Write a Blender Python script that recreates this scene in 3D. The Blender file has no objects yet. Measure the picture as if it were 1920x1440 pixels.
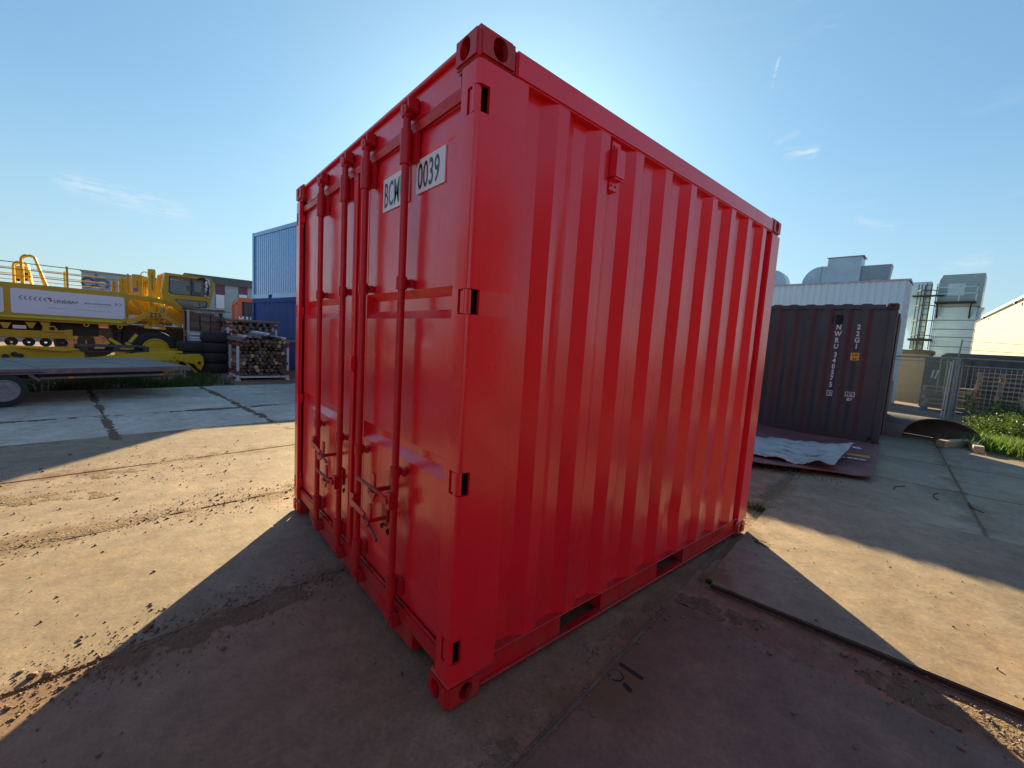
import bpy, bmesh, math, random
from mathutils import Vector, Matrix, noise as mnoise
rnd = random.Random(7)
R = math.radians
scene = bpy.context.scene
col = scene.collection

# ---------------------------------------------------------------- camera
CAM = Vector((1.28425, -0.861246, 1.508162)); YAW, PIT, ROL, FPX = 2.43154963, -0.1008981, 0.061913625, 785.620292
_f = Vector((math.cos(YAW)*math.cos(PIT), math.sin(YAW)*math.cos(PIT), math.sin(PIT)))
_r = Vector((math.sin(YAW), -math.cos(YAW), 0)); _u = _r.cross(_f)
RIGHT = math.cos(ROL)*_r + math.sin(ROL)*_u; UP = -math.sin(ROL)*_r + math.cos(ROL)*_u
cd = bpy.data.cameras.new('camera'); cam = bpy.data.objects.new('camera', cd); col.objects.link(cam)
m = Matrix((RIGHT, UP, -_f)).transposed().to_4x4(); m.translation = CAM; cam.matrix_world = m
cd.sensor_fit = 'HORIZONTAL'; cd.sensor_width = 36; cd.lens = 36*FPX/1920; cd.clip_start = 0.05; cd.clip_end = 3000
scene.camera = cam
scene.render.resolution_x = 1024; scene.render.resolution_y = 768
# photo pixel -> ray -> point on a ground height / on a vertical plane
def ray(px, py): return (RIGHT*((px-960)/FPX) + UP*((720-py)/FPX) + _f).normalized()
def G(px, py, z=0.0):
    d = ray(px, py); return CAM + d*((z-CAM.z)/d.z)
def onY(px, py, Y):
    d = ray(px, py); return CAM + d*((Y-CAM.y)/d.y)
def onX(px, py, X):
    d = ray(px, py); return CAM + d*((X-CAM.x)/d.x)

# ---------------------------------------------------------------- sun, sky, exposure
SUN_AZ, SUN_EL = 140.2, 18.2            # azimuth counter-clockwise from +X of the direction towards the sun
sdir = Vector((math.cos(R(SUN_AZ))*math.cos(R(SUN_EL)), math.sin(R(SUN_AZ))*math.cos(R(SUN_EL)), math.sin(R(SUN_EL))))
sl = bpy.data.lights.new('sun', 'SUN'); sl.energy = 4.7; sl.angle = R(0.55); sl.color = (1.0, 0.81, 0.46)
so = bpy.data.objects.new('sun', sl); col.objects.link(so); so.location = (0, 0, 30)
so.rotation_euler = (-sdir).to_track_quat('-Z', 'Y').to_euler()
w = bpy.data.worlds.new('World'); scene.world = w; w.use_nodes = True
nt = w.node_tree; nt.nodes.clear()
def wn(t, **k):
    n = nt.nodes.new(t)
    for a, b in k.items(): setattr(n, a, b)
    return n
def wmath(op, a, b=None, c=None):
    n = wn('ShaderNodeMath', operation=op)
    for i, v in enumerate((a, b, c)):
        if v is None: continue
        if hasattr(v, 'links'): nt.links.new(v, n.inputs[i])
        else: n.inputs[i].default_value = v
    return n.outputs[0]
sky = wn('ShaderNodeTexSky', sky_type='NISHITA'); sky.sun_disc = False
sky.sun_elevation = R(SUN_EL); sky.sun_rotation = R(90 - SUN_AZ); sky.air_density = 1.0; sky.dust_density = 1.1; sky.ozone_density = 2.6; sky.altitude = 0
bg = wn('ShaderNodeBackground'); bg.inputs['Strength'].default_value = 0.05
out = wn('ShaderNodeOutputWorld')
tc = wn('ShaderNodeTexCoord')
def wdot(v):
    n = wn('ShaderNodeVectorMath', operation='DOT_PRODUCT'); nt.links.new(tc.outputs['Generated'], n.inputs[0]); n.inputs[1].default_value = v; return n.outputs['Value']
# thin cirrus wisps and one contrail, laid out by direction in the sky
cirrus = None
nz = wn('ShaderNodeTexNoise'); nz.inputs['Scale'].default_value = 5.5; nz.inputs['Detail'].default_value = 9; nz.inputs['Roughness'].default_value = 0.68
mp = wn('ShaderNodeMapping'); mp.inputs['Scale'].default_value = (1.0, 1.0, 5.5); mp.inputs['Rotation'].default_value = (R(8), R(-10), 0)
nt.links.new(tc.outputs['Generated'], mp.inputs['Vector']); nt.links.new(mp.outputs[0], nz.inputs['Vector'])
ramp = wn('ShaderNodeMapRange'); ramp.inputs['From Min'].default_value = 0.58; ramp.inputs['From Max'].default_value = 0.80; ramp.inputs['To Max'].default_value = 0.10
nt.links.new(nz.outputs['Fac'], ramp.inputs['Value']); mask = ramp.outputs[0]
nz2 = wn('ShaderNodeTexNoise'); nz2.inputs['Scale'].default_value = 26; nz2.inputs['Detail'].default_value = 8; nz2.inputs['Roughness'].default_value = 0.65
nt.links.new(mp.outputs[0], nz2.inputs['Vector'])
def streak(p0, p1, wdt, amt):
    a, b = ray(*p0), ray(*p1); n = a.cross(b).normalized(); mid = (a+b).normalized(); half = math.acos(max(-1, min(1, a.dot(b))))/2
    t = (b-a).normalized()
    d = wmath('ABSOLUTE', wdot(n)); across = wmath('SUBTRACT', 1.0, wmath('MINIMUM', wmath('DIVIDE', d, wdt), 1.0))
    al = wmath('ABSOLUTE', wdot(t)); along = wmath('SUBTRACT', 1.0, wmath('MINIMUM', wmath('DIVIDE', al, half*1.15), 1.0))
    along = wmath('MINIMUM', wmath('MULTIPLY', along, 3.0), 1.0)
    front = wmath('GREATER_THAN', wdot(mid), 0.5)
    return wmath('MULTIPLY', wmath('MULTIPLY', wmath('MULTIPLY', across, along), front), amt)
for s in (streak((1447, 163), (1462, 104), 0.0030, 0.9), streak((110, 335), (355, 402), 0.024, 0.6), streak((1470, 290), (1535, 284), 0.012, 0.7),
          streak((1455, 268), (1500, 248), 0.008, 0.35), streak((1605, 412), (1680, 430), 0.010, 0.4), streak((1760, 505), (1860, 485), 0.016, 0.45)):
    s2 = wmath('MULTIPLY', s, wmath('MINIMUM', wmath('MAXIMUM', wmath('MULTIPLY', wmath('SUBTRACT', nz2.outputs['Fac'], 0.40), 3.2), 0.0), 1.0)); mask = wmath('MAXIMUM', mask, s2)
mixc = wn('ShaderNodeMix', data_type='RGBA'); nt.links.new(mask, mixc.inputs['Factor']); gam = wn('ShaderNodeGamma'); gam.inputs['Gamma'].default_value = 0.58; nt.links.new(sky.outputs[0], gam.inputs['Color'])
tint = wn('ShaderNodeVectorMath', operation='MULTIPLY'); nt.links.new(gam.outputs[0], tint.inputs[0]); tint.inputs[1].default_value = (.84, 1.32, 1.58); sepz = wn('ShaderNodeSeparateXYZ'); nt.links.new(tc.outputs['Generated'], sepz.inputs[0])
hz = wmath('MULTIPLY', wmath('POWER', wmath('SUBTRACT', 1.0, wmath('MINIMUM', wmath('DIVIDE', wmath('MAXIMUM', sepz.outputs['Z'], 0.0), 0.42), 1.0)), 1.6), 0.72)
hmix = wn('ShaderNodeMix', data_type='RGBA'); nt.links.new(hz, hmix.inputs['Factor']); nt.links.new(tint.outputs[0], hmix.inputs['A']); hmix.inputs['B'].default_value = (3.0, 3.75, 3.85, 1)
nt.links.new(hmix.outputs['Result'], mixc.inputs['A']); mixc.inputs['B'].default_value = (4.3, 4.6, 4.8, 1)
nt.links.new(mixc.outputs['Result'], bg.inputs['Color']); nt.links.new(bg.outputs[0], out.inputs['Surface'])
vs = scene.view_settings; vs.view_transform = 'Standard'; vs.look = 'None'; vs.gamma = 1; vs.use_curve_mapping = False; vs.exposure = 2.05
scene.render.engine = 'CYCLES'

# ---------------------------------------------------------------- materials
MATS = {}
def mat(name, c1, c2=None, scale=6.0, rough=0.5, rough2=None, bump=0.0, bscale=40.0, metal=0.0, coords='Object', c3=None, s3=1.2, t3=(0.52, 0.66), coat=0.0, edge=None, fine=0.0, stretch=None, spec=0.5, detail=6, rand=0.0):
    """Procedural paint/steel/wood/soil: two tones mixed by noise, an optional third tone in patches, varied gloss, fine relief."""
    mt = bpy.data.materials.new(name); mt.use_nodes = True; t = mt.node_tree; b = t.nodes['Principled BSDF']
    L = t.links.new
    c2 = c2 or tuple(v*0.8 for v in c1)
    def n(tp, **k):
        q = t.nodes.new(tp)
        for a, v in k.items(): setattr(q, a, v)
        return q
    if coords == 'World': src = n('ShaderNodeNewGeometry').outputs['Position']
    else: src = n('ShaderNodeTexCoord').outputs[coords]
    if rand:
        oi = n('ShaderNodeObjectInfo'); vm = n('ShaderNodeVectorMath', operation='SCALE'); cx = n('ShaderNodeCombineXYZ')
        for i in range(3): L(oi.outputs['Random'], cx.inputs[i])
        L(cx.outputs[0], vm.inputs[0]); vm.inputs['Scale'].default_value = 37.0
        ad = n('ShaderNodeVectorMath', operation='ADD'); L(src, ad.inputs[0]); L(vm.outputs[0], ad.inputs[1]); src = ad.outputs[0]
    if stretch:
        mpn = n('ShaderNodeMapping'); mpn.inputs['Scale'].default_value = stretch; L(src, mpn.inputs['Vector']); s1 = mpn.outputs[0]
    else: s1 = src
    n1 = n('ShaderNodeTexNoise'); n1.inputs['Scale'].default_value = scale; n1.inputs['Detail'].default_value = detail; n1.inputs['Roughness'].default_value = 0.62; L(s1, n1.inputs['Vector'])
    mr = n('ShaderNodeMapRange'); mr.inputs['From Min'].default_value = 0.34; mr.inputs['From Max'].default_value = 0.66; L(n1.outputs['Fac'], mr.inputs['Value'])
    mx = n('ShaderNodeMix', data_type='RGBA'); L(mr.outputs[0], mx.inputs['Factor']); mx.inputs['A'].default_value = (*c1, 1); mx.inputs['B'].default_value = (*c2, 1); cout = mx.outputs['Result']
    if c3:
        n3 = n('ShaderNodeTexNoise'); n3.inputs['Scale'].default_value = s3; n3.inputs['Detail'].default_value = 9; n3.inputs['Roughness'].default_value = 0.7; L(s1, n3.inputs['Vector'])
        m3 = n('ShaderNodeMapRange'); m3.inputs['From Min'].default_value = t3[0]; m3.inputs['From Max'].default_value = t3[1]; L(n3.outputs['Fac'], m3.inputs['Value'])
        x3 = n('ShaderNodeMix', data_type='RGBA'); L(m3.outputs[0], x3.inputs['Factor']); L(cout, x3.inputs['A']); x3.inputs['B'].default_value = (*c3, 1); cout = x3.outputs['Result']
    if fine:            # mottling and speckle on two scales
        for sc_, am in ((7.0, fine), (55.0, fine*.8), (1.7, fine*.7)):
            nf = n('ShaderNodeTexNoise'); nf.inputs['Scale'].default_value = sc_; nf.inputs['Detail'].default_value = 8; nf.inputs['Roughness'].default_value = .75; L(s1 if sc_ < 5 else src, nf.inputs['Vector'])
            mf = n('ShaderNodeMapRange'); mf.inputs['From Min'].default_value = .28; mf.inputs['From Max'].default_value = .72; mf.inputs['To Min'].default_value = 1-am; mf.inputs['To Max'].default_value = 1+am; L(nf.outputs['Fac'], mf.inputs['Value'])
            xf = n('ShaderNodeVectorMath', operation='SCALE'); L(cout, xf.inputs[0]); L(mf.outputs[0], xf.inputs['Scale']); cout = xf.outputs[0]
    if edge:            # dirt gathered along the two long edges of a plate
        gx = n('ShaderNodeSeparateXYZ'); L(n('ShaderNodeTexCoord').outputs['Generated'], gx.inputs[0])
        def mm(op, a, b_):
            q = n('ShaderNodeMath', operation=op)
            for i, v in enumerate((a, b_)):
                if hasattr(v, 'links'): L(v, q.inputs[i])
                else: q.inputs[i].default_value = v
            return q.outputs[0]
        de = mm('MULTIPLY', mm('MINIMUM', gx.outputs[0], mm('SUBTRACT', 1.0, gx.outputs[0])), 1.6)
        ne = n('ShaderNodeTexNoise'); ne.inputs['Scale'].default_value = 2.6; ne.inputs['Detail'].default_value = 10; ne.inputs['Roughness'].default_value = 0.72; L(src, ne.inputs['Vector'])
        wv = mm('SUBTRACT', mm('MULTIPLY', mm('SUBTRACT', ne.outputs['Fac'], 0.42), 1.5), mm('MULTIPLY', de, 1.0))
        me_ = n('ShaderNodeMapRange'); me_.inputs['From Min'].default_value = 0.0; me_.inputs['From Max'].default_value = 0.16; L(wv, me_.inputs['Value'])
        xe = n('ShaderNodeMix', data_type='RGBA'); L(me_.outputs[0], xe.inputs['Factor']); L(cout, xe.inputs['A']); xe.inputs['B'].default_value = (*edge, 1); cout = xe.outputs['Result']
    if rand:
        hv = n('ShaderNodeHueSaturation'); mrr = n('ShaderNodeMapRange'); mrr.inputs['To Min'].default_value = 1-rand; mrr.inputs['To Max'].default_value = 1+rand
        L(oi.outputs['Random'], mrr.inputs['Value']); L(mrr.outputs[0], hv.inputs['Value']); L(cout, hv.inputs['Color']); cout = hv.outputs['Color']
    L(cout, b.inputs['Base Color'])
    if rough2 is not None:
        rr = n('ShaderNodeMapRange'); rr.inputs['To Min'].default_value = rough; rr.inputs['To Max'].default_value = rough2; L(mr.outputs[0], rr.inputs['Value']); L(rr.outputs[0], b.inputs['Roughness'])
    else: b.inputs['Roughness'].default_value = rough
    b.inputs['Metallic'].default_value = metal; b.inputs['Specular IOR Level'].default_value = spec
    if coat: b.inputs['Coat Weight'].default_value = coat; b.inputs['Coat Roughness'].default_value = 0.17; b.inputs['Coat IOR'].default_value = 1.55
    if bump:
        nb = n('ShaderNodeTexNoise'); nb.inputs['Scale'].default_value = bscale; nb.inputs['Detail'].default_value = 4; L(src, nb.inputs['Vector'])
        bp = n('ShaderNodeBump'); bp.inputs['Strength'].default_value = bump; bp.inputs['Distance'].default_value = 0.02; L(nb.outputs['Fac'], bp.inputs['Height']); L(bp.outputs[0], b.inputs['Normal'])
    MATS[name] = mt; return mt

RED = mat('red_paint', (.80, .005, .020), (.74, .004, .018), 3.0, .30, .38, .045, 22, c3=(.64, .003, .016), s3=1.1, t3=(.52, .74), coat=.62)
REDD = mat('red_paint_worn', (.56, .006, .014), (.46, .006, .013), 8.0, .34, .52, .16, 60, c3=(.10, .035, .028), s3=11, t3=(.66, .72))
STEELBARE = mat('worn_bare_steel', (.24, .03, .04), (.22, .12, .12), 30, .42, .6, .1, 80, metal=.2)
BACKDIM = mat('unpainted_rusty_back', (.11, .050, .038), (.08, .040, .032), 5, .8, bump=.2, bscale=30)  # unseen walls given a dark colour to cut their red bounce light
def weather(mt, chips, streak, dust, chipcol=(.05, .022, .018)):
    """age a paint: thin vertical runs, sparse chips down to rust, mud splashed on the lowest 30 cm, uneven gloss"""
    t = mt.node_tree; b = t.nodes['Principled BSDF']; L = t.links.new
    src = b.inputs['Base Color'].links[0].from_socket; tcn = t.nodes.new('ShaderNodeTexCoord').outputs['Object']
    def nn(tp, **k):
        q = t.nodes.new(tp)
        for a, v in k.items(): setattr(q, a, v)
        return q
    def nz_(scale, stretch, det=8, rg=.7):
        m_ = nn('ShaderNodeMapping'); m_.inputs['Scale'].default_value = stretch; L(tcn, m_.inputs['Vector']); q = nn('ShaderNodeTexNoise'); q.inputs['Scale'].default_value = scale; q.inputs['Detail'].default_value = det; q.inputs['Roughness'].default_value = rg; L(m_.outputs[0], q.inputs['Vector']); return q.outputs['Fac']
    def rng(v, a, c, lo=0.0, hi=1.0):
        q = nn('ShaderNodeMapRange'); q.inputs['From Min'].default_value = a; q.inputs['From Max'].default_value = c; q.inputs['To Min'].default_value = lo; q.inputs['To Max'].default_value = hi; L(v, q.inputs['Value']); return q.outputs[0]
    def mul(a, c):
        q = nn('ShaderNodeMath', operation='MULTIPLY'); L(a, q.inputs[0])
        if hasattr(c, 'links'): L(c, q.inputs[1])
        else: q.inputs[1].default_value = c
        return q.outputs[0]
    def mix(f, a, colr):
        q = nn('ShaderNodeMix', data_type='RGBA'); L(f, q.inputs['Factor']); L(a, q.inputs['A']); q.inputs['B'].default_value = (*colr, 1); return q.outputs['Result']
    c = mix(rng(nz_(14, (1, 1, .10)), .58, .80, 0, streak), src, (.25, .012, .016))
    sp = nn('ShaderNodeSeparateXYZ'); L(tcn, sp.inputs[0])
    mud = mul(rng(sp.outputs['Z'], .45, .0), rng(nz_(9, (1, 1, 1.0)), .42, .72, 0, dust)); c = mix(mud, c, (.17, .095, .060))
    c = mix(mul(rng(nz_(34, (1, 1, .7)), 1-chips, 1-chips+.015), rng(nz_(2.3, (1, 1, 1)), .46, .56)), c, chipcol)
    L(c, b.inputs['Base Color'])
    rg = rng(nz_(3.5, (1, 1, .35)), .35, .7, .24, .50); L(rg, b.inputs['Roughness'])
    if b.inputs['Coat Weight'].default_value > 0: L(rng(nz_(5, (1, 1, .3)), .35, .72, .10, .30), b.inputs['Coat Roughness'])
weather(RED, .255, .30, .55); weather(REDD, .31, .35, .7)
WHITESTICK = mat('white_sticker', (.78, .80, .82), (.70, .72, .75), 5, .28, spec=.5)
INK = mat('dark_lettering', (.012, .018, .03), (.02, .028, .045), 8, .22)
BLACK = mat('dark_void', (.01, .01, .01), (.015, .013, .012), 8, .85)
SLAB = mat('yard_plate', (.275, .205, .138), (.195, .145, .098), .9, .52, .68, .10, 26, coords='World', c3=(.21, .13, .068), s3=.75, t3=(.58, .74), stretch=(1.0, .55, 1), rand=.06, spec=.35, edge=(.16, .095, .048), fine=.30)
SLABD = mat('oily_yard_plate', (.265, .155, .098), (.185, .108, .068), .9, .55, .72, .10, 26, coords='World', c3=(.22, .135, .068), s3=.9, t3=(.56, .76), stretch=(1.0, .55, 1), spec=.3, edge=(.17, .10, .055), fine=.30)  # yard plate turned darker and browner, foreground shade put into the colour
CONC = mat('concrete_slab', (.50, .45, .38), (.38, .34, .29), 1.4, .55, .72, .10, 30, coords='World', c3=(.18, .13, .10), s3=1.1, t3=(.58, .72), rand=.10, fine=.30)
STEELP = mat('steel_road_plate', (.205, .122, .086), (.142, .084, .061), 1.2, .54, .70, .08, 20, coords='World', c3=(.19, .105, .065), s3=1.3, t3=(.58, .74), rand=.06, spec=.32, edge=(.16, .095, .055), fine=.30)
RUSTEDGE = mat('rusted_plate_edge', (.035, .020, .015), (.022, .014, .012), 20, .85, bump=.3, bscale=60)
SOIL = mat('yard_soil', (.25, .125, .085), (.17, .095, .07), 2.2, .9, bump=.5, bscale=22, coords='World', c3=(.30, .20, .155), s3=5.0, t3=(.5, .68))
DIRT = mat('loose_dirt', (.17, .110, .062), (.12, .075, .044), 9, .95, bump=.8, bscale=60, coords='World', c3=(.22, .165, .11), s3=14, t3=(.55, .7))
STONE = mat('grit', (.23, .16, .11), (.12, .09, .07), 30, .9, bump=.3, bscale=90, coords='World')

# ---------------------------------------------------------------- mesh builder
class MB:
    def __init__(s): s.v = []; s.f = []
    def add(s, vs, fs):
        o = len(s.v); s.v += [tuple(p) for p in vs]; s.f += [tuple(i+o for i in q) for q in fs]; return s
    def box(s, x0, x1, y0, y1, z0, z1):
        return s.add([(x0,y0,z0),(x1,y0,z0),(x1,y1,z0),(x0,y1,z0),(x0,y0,z1),(x1,y0,z1),(x1,y1,z1),(x0,y1,z1)],
                     [(0,3,2,1),(4,5,6,7),(0,1,5,4),(1,2,6,5),(2,3,7,6),(3,0,4,7)])
    def obox(s, c, sx, sy, sz, M=None):
        M = M or Matrix.Identity(3); c = Vector(c)
        P = [c + M @ Vector((a*sx/2, b*sy/2, d*sz/2)) for d in (-1, 1) for a, b in ((-1,-1),(1,-1),(1,1),(-1,1))]
        return s.add(P, [(0,3,2,1),(4,5,6,7),(0,1,5,4),(1,2,6,5),(2,3,7,6),(3,0,4,7)])
    def bar(s, p0, p1, w, h=None, up=(0,0,1)):
        h = h or w; p0, p1 = Vector(p0), Vector(p1); d = (p1-p0); L = d.length; d.normalize(); up = Vector(up)
        if abs(d.dot(up)) > .98: up = Vector((1,0,0))
        x = d.cross(up).normalized(); z = x.cross(d)
        return s.obox((p0+p1)/2, w, L, h, Matrix((x, d, z)).transposed())
    def tube(s, p0, p1, r, n=10, r1=None, cap=True):
        p0, p1 = Vector(p0), Vector(p1); d = (p1-p0).normalized(); a = Vector((0,0,1)) if abs(d.z) < .9 else Vector((1,0,0))
        x = d.cross(a).normalized(); y = d.cross(x); r1 = r if r1 is None else r1
        P = [p + (x*math.cos(2*math.pi*i/n) + y*math.sin(2*math.pi*i/n))*q for p, q in ((p0, r), (p1, r1)) for i in range(n)]
        F = [(i, n+i, n+(i+1)%n, (i+1)%n) for i in range(n)]
        if cap: F += [tuple(range(n)), tuple(range(2*n-1, n-1, -1))]
        return s.add(P, F)
    def path(s, pts, r, n=8):
        pts = [Vector(p) for p in pts]; P = []; ref = None
        for i, p in enumerate(pts):
            d = (pts[min(i+1, len(pts)-1)] - pts[max(i-1, 0)]).normalized()
            if ref is None: ref = Vector((0,0,1)) if abs(d.z) < .9 else Vector((1,0,0))
            x = d.cross(ref).normalized(); y = d.cross(x)
            P += [p + (x*math.cos(2*math.pi*k/n) + y*math.sin(2*math.pi*k/n))*r for k in range(n)]
            ref = -y if False else ref
        F = []
        for i in range(len(pts)-1):
            for k in range(n): F.append((i*n+k, (i+1)*n+k, (i+1)*n+(k+1)%n, i*n+(k+1)%n))
        F += [tuple(range(n)), tuple(range(len(P)-1, len(P)-n-1, -1))]
        return s.add(P, F)
    def prism(s, poly, fn, d0, d1):
        """poly: list of (a,b); fn(a,b,d) -> point; extruded from d0 to d1."""
        n = len(poly); P = [fn(a, b, d0) for a, b in poly] + [fn(a, b, d1) for a, b in poly]
        F = [(i, (i+1)%n, n+(i+1)%n, n+i) for i in range(n)] + [tuple(range(n-1, -1, -1)), tuple(range(n, 2*n))]
        return s.add(P, F)
    def lathe(s, prof, c, axis='y', n=24):
        """prof: list of (r, h) closed loop turned round an axis through c."""
        c = Vector(c); k = len(prof); P = []
        for i in range(n):
            a = 2*math.pi*i/n; ca, sa = math.cos(a), math.sin(a)
            for r, h in prof:
                P.append(c + (Vector((r*ca, h, r*sa)) if axis == 'y' else Vector((r*ca, r*sa, h)) if axis == 'z' else Vector((h, r*ca, r*sa))))
        F = []
        for i in range(n):
            j = (i+1) % n
            for q in range(k):
                q2 = (q+1) % k; F.append((i*k+q, i*k+q2, j*k+q2, j*k+q))
        return s.add(P, F)
    def build(s, name, material, parent=None, smooth=None, bevel=0.0, seg=1, kind=None):
        me = bpy.data.meshes.new(name); me.from_pydata(s.v, [], s.f)
        bm = bmesh.new(); bm.from_mesh(me); bmesh.ops.recalc_face_normals(bm, faces=bm.faces)
        if bevel: bmesh.ops.bevel(bm, geom=bm.edges[:], offset=bevel, segments=seg, affect='EDGES', clamp_overlap=True)
        bm.to_mesh(me); bm.free()
        if smooth:
            me.polygons.foreach_set('use_smooth', [True]*len(me.polygons)); me.set_sharp_from_angle(angle=R(smooth))
        me.materials.append(material)
        return link(name, me, parent, kind)
def link(name, me, parent=None, kind=None):
    o = bpy.data.objects.new(name, me); col.objects.link(o)
    if parent: o.parent = parent
    if kind: o['kind'] = kind
    return o
def tag(o, label, cat, group=None):
    o['label'] = label; o['category'] = cat
    if group: o['group'] = group
    return o
def thing(name, label, cat, loc=(0,0,0), rz=0.0, group=None):
    o = bpy.data.objects.new(name, None); col.objects.link(o); o.location = loc; o.rotation_euler = (0, 0, rz); o.empty_display_size = .2
    return tag(o, label, cat, group)
def copy_tree(o, loc=None, rz=None, label=None, parent=None):
    c = o.copy(); col.objects.link(c)
    if parent: c.parent = parent
    for ch in list(o.children): copy_tree(ch, parent=c)
    if loc is not None: c.location = loc
    if rz is not None: c.rotation_euler = (0, 0, rz)
    if label: c['label'] = label
    return c
class Frame:
    """A vertical plane standing on the ground: local x to the right along it, y away from the camera, z up."""
    def __init__(s, o, deg): s.o = Vector((o[0], o[1], 0)); a = R(deg); s.a = a; s.X = Vector((math.cos(a), math.sin(a), 0)); s.Y = Vector((-math.sin(a), math.cos(a), 0))
    def px(s, x, y, dep=0.0):
        d = ray(x, y); t = ((s.o + s.Y*dep) - CAM).dot(s.Y)/d.dot(s.Y); p = CAM + d*t
        return Vector(((p-s.o).dot(s.X), dep, p.z))
def text_mesh(name, body, material, parent, origin, right, up, height, xs=1.0, align='LEFT', bold=0.0, spacing=1.0, lift=0.002):
    cu = bpy.data.curves.new('tmp_text', 'FONT'); cu.body = body; cu.size = 1.0; cu.align_x = align; cu.offset = bold; cu.space_character = spacing; cu.resolution_u = 3
    ob = bpy.data.objects.new('tmp_text', cu); col.objects.link(ob)
    dg = bpy.context.evaluated_depsgraph_get(); me = bpy.data.meshes.new_from_object(ob.evaluated_get(dg)); bpy.data.objects.remove(ob); bpy.data.curves.remove(cu)
    right, up, origin = Vector(right).normalized(), Vector(up).normalized(), Vector(origin); nrm = right.cross(up); k = height/0.70
    for v in me.vertices: v.co = origin + right*(v.co.x*k*xs) + up*(v.co.y*k) + nrm*lift
    me.materials.clear(); me.materials.append(material); me.name = name
    return link(name, me, parent)
def boolean_mesh(base, cutters):
    """base, cutters: MB objects; returns the mesh of base minus cutters."""
    tmp = []
    def mk(mb, bev=0.0):
        me = bpy.data.meshes.new('t'); me.from_pydata(mb.v, [], mb.f); bm = bmesh.new(); bm.from_mesh(me); bmesh.ops.recalc_face_normals(bm, faces=bm.faces)
        if bev: bmesh.ops.bevel(bm, geom=bm.edges[:], offset=bev, segments=3, affect='EDGES')
        bm.to_mesh(me); bm.free(); o = bpy.data.objects.new('t', me); col.objects.link(o); tmp.append(o); return o
    b = mk(base, getattr(base, 'bev', 0.0))
    for c in cutters:
        md = b.modifiers.new('b', 'BOOLEAN'); md.operation = 'DIFFERENCE'; md.solver = 'EXACT'; md.object = mk(c)
    dg = bpy.context.evaluated_depsgraph_get(); me = bpy.data.meshes.new_from_object(b.evaluated_get(dg))
    for o in tmp:
        mm = o.data; bpy.data.objects.remove(o); bpy.data.meshes.remove(mm)
    return me
def fbm(p, o=3): return mnoise.fractal(p, 1.0, 2.0, o)

# ---------------------------------------------------------------- ground
GA = R(7.5); GU = Vector((math.cos(GA), math.sin(GA), 0)); GV = Vector((-math.sin(GA), math.cos(GA), 0))
def uv(u, v, z=0.0): return GU*u + GV*v + Vector((0, 0, z))
GZ = -0.014
mb = MB(); N = 40; S = 900.0
for i in range(N+1):
    for j in range(N+1):
        a, b = (i/N*2-1), (j/N*2-1); mb.v.append((S*a*abs(a)**1.5, S*b*abs(b)**1.5, GZ))
mb.f = [(i*(N+1)+j, (i+1)*(N+1)+j, (i+1)*(N+1)+j+1, i*(N+1)+j+1) for i in range(N) for j in range(N)]
ground = mb.build('ground', SOIL); ground['kind'] = 'structure'
# the paving of plates and slabs, each piece an object of its own
pav = bpy.data.objects.new('pavement', None); col.objects.link(pav); pav['kind'] = 'structure'
pav.rotation_euler = (0, 0, GA)
meshes = {}
def slab_mesh(lu, lv, th, bev, material):
    k = (round(lu, 3), round(lv, 3), th, material.name)
    if k not in meshes:
        b = MB().box(-lu/2, lu/2, -lv/2, lv/2, -th, 0); me = bpy.data.meshes.new('slab'); me.from_pydata(b.v, [], b.f)
        bm = bmesh.new(); bm.from_mesh(me); bmesh.ops.recalc_face_normals(bm, faces=bm.faces)
        vert = [e for e in bm.edges if abs(e.verts[0].co.z - e.verts[1].co.z) > th*.5]
        bmesh.ops.bevel(bm, geom=vert, offset=.045, segments=3, affect='EDGES')
        top = [e for e in bm.edges if all(abs(v.co.z) < 1e-5 for v in e.verts)]
        bmesh.ops.bevel(bm, geom=top, offset=bev, segments=2, affect='EDGES')
        bm.to_mesh(me); bm.free(); me.materials.append(material)
        if th < .1:
            me.materials.append(RUSTEDGE)
            for f_ in me.polygons: f_.material_index = 1 if abs(f_.normal.z) < .5 else 0
        meshes[k] = me
    return meshes[k]
def slab(u0, u1, v0, v1, material, z=0.0, th=.12, bev=.008, gap=.011, name='slab'):
    o = link(name, slab_mesh(u1-u0-2*gap, v1-v0-2*gap, th, bev, material), pav); o.location = ((u0+u1)/2, (v0+v1)/2, z); return o
U0, PU = .33, 1.6
for k in range(-7, 3):
    u0 = U0 + PU*k; u1 = u0+PU
    if k <= -5:
        for j in range(-4, 9):
            v0 = -.47 + 1.85*j; slab(u0, u1, v0, v0+1.85, CONC, z=-rnd.random()*.004)
    elif k <= -1:
        v0 = -10.3 + {-4: .1, -3: -.3, -2: .2, -1: .4}[k]
        while v0 < (3.0 if k >= -1 else 12):
            v1 = v0 + 6.1
            if k == -1 and v1 > 1.6: v1 = 3.12
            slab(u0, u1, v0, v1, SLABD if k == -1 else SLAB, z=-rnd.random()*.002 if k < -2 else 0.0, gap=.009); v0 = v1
            if k == -1 and v0 > 3: break
    else:
        slab(u0, u1, -5.0, 1.49, STEELP, z=-.001, th=.06, gap=.010, name='steel_plate')
        v0 = 4.62
        for j in range(6): slab(u0+.06, u1+.06, v0, v0+1.85, SLAB, z=-.002-rnd.random()*.003, gap=.008); v0 += 1.85
        slab(u0, u1, 1.80, 4.60, SLAB, z=-.008, gap=.02)
for (a, b, c, d) in ((.41, 2.45, 1.81, 4.58), (2.49, 5.1, 1.81, 4.58)):
    slab(a, b, c, d, SLAB, z=.030, th=.030, bev=.006, gap=.003, name='steel_plate')
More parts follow.
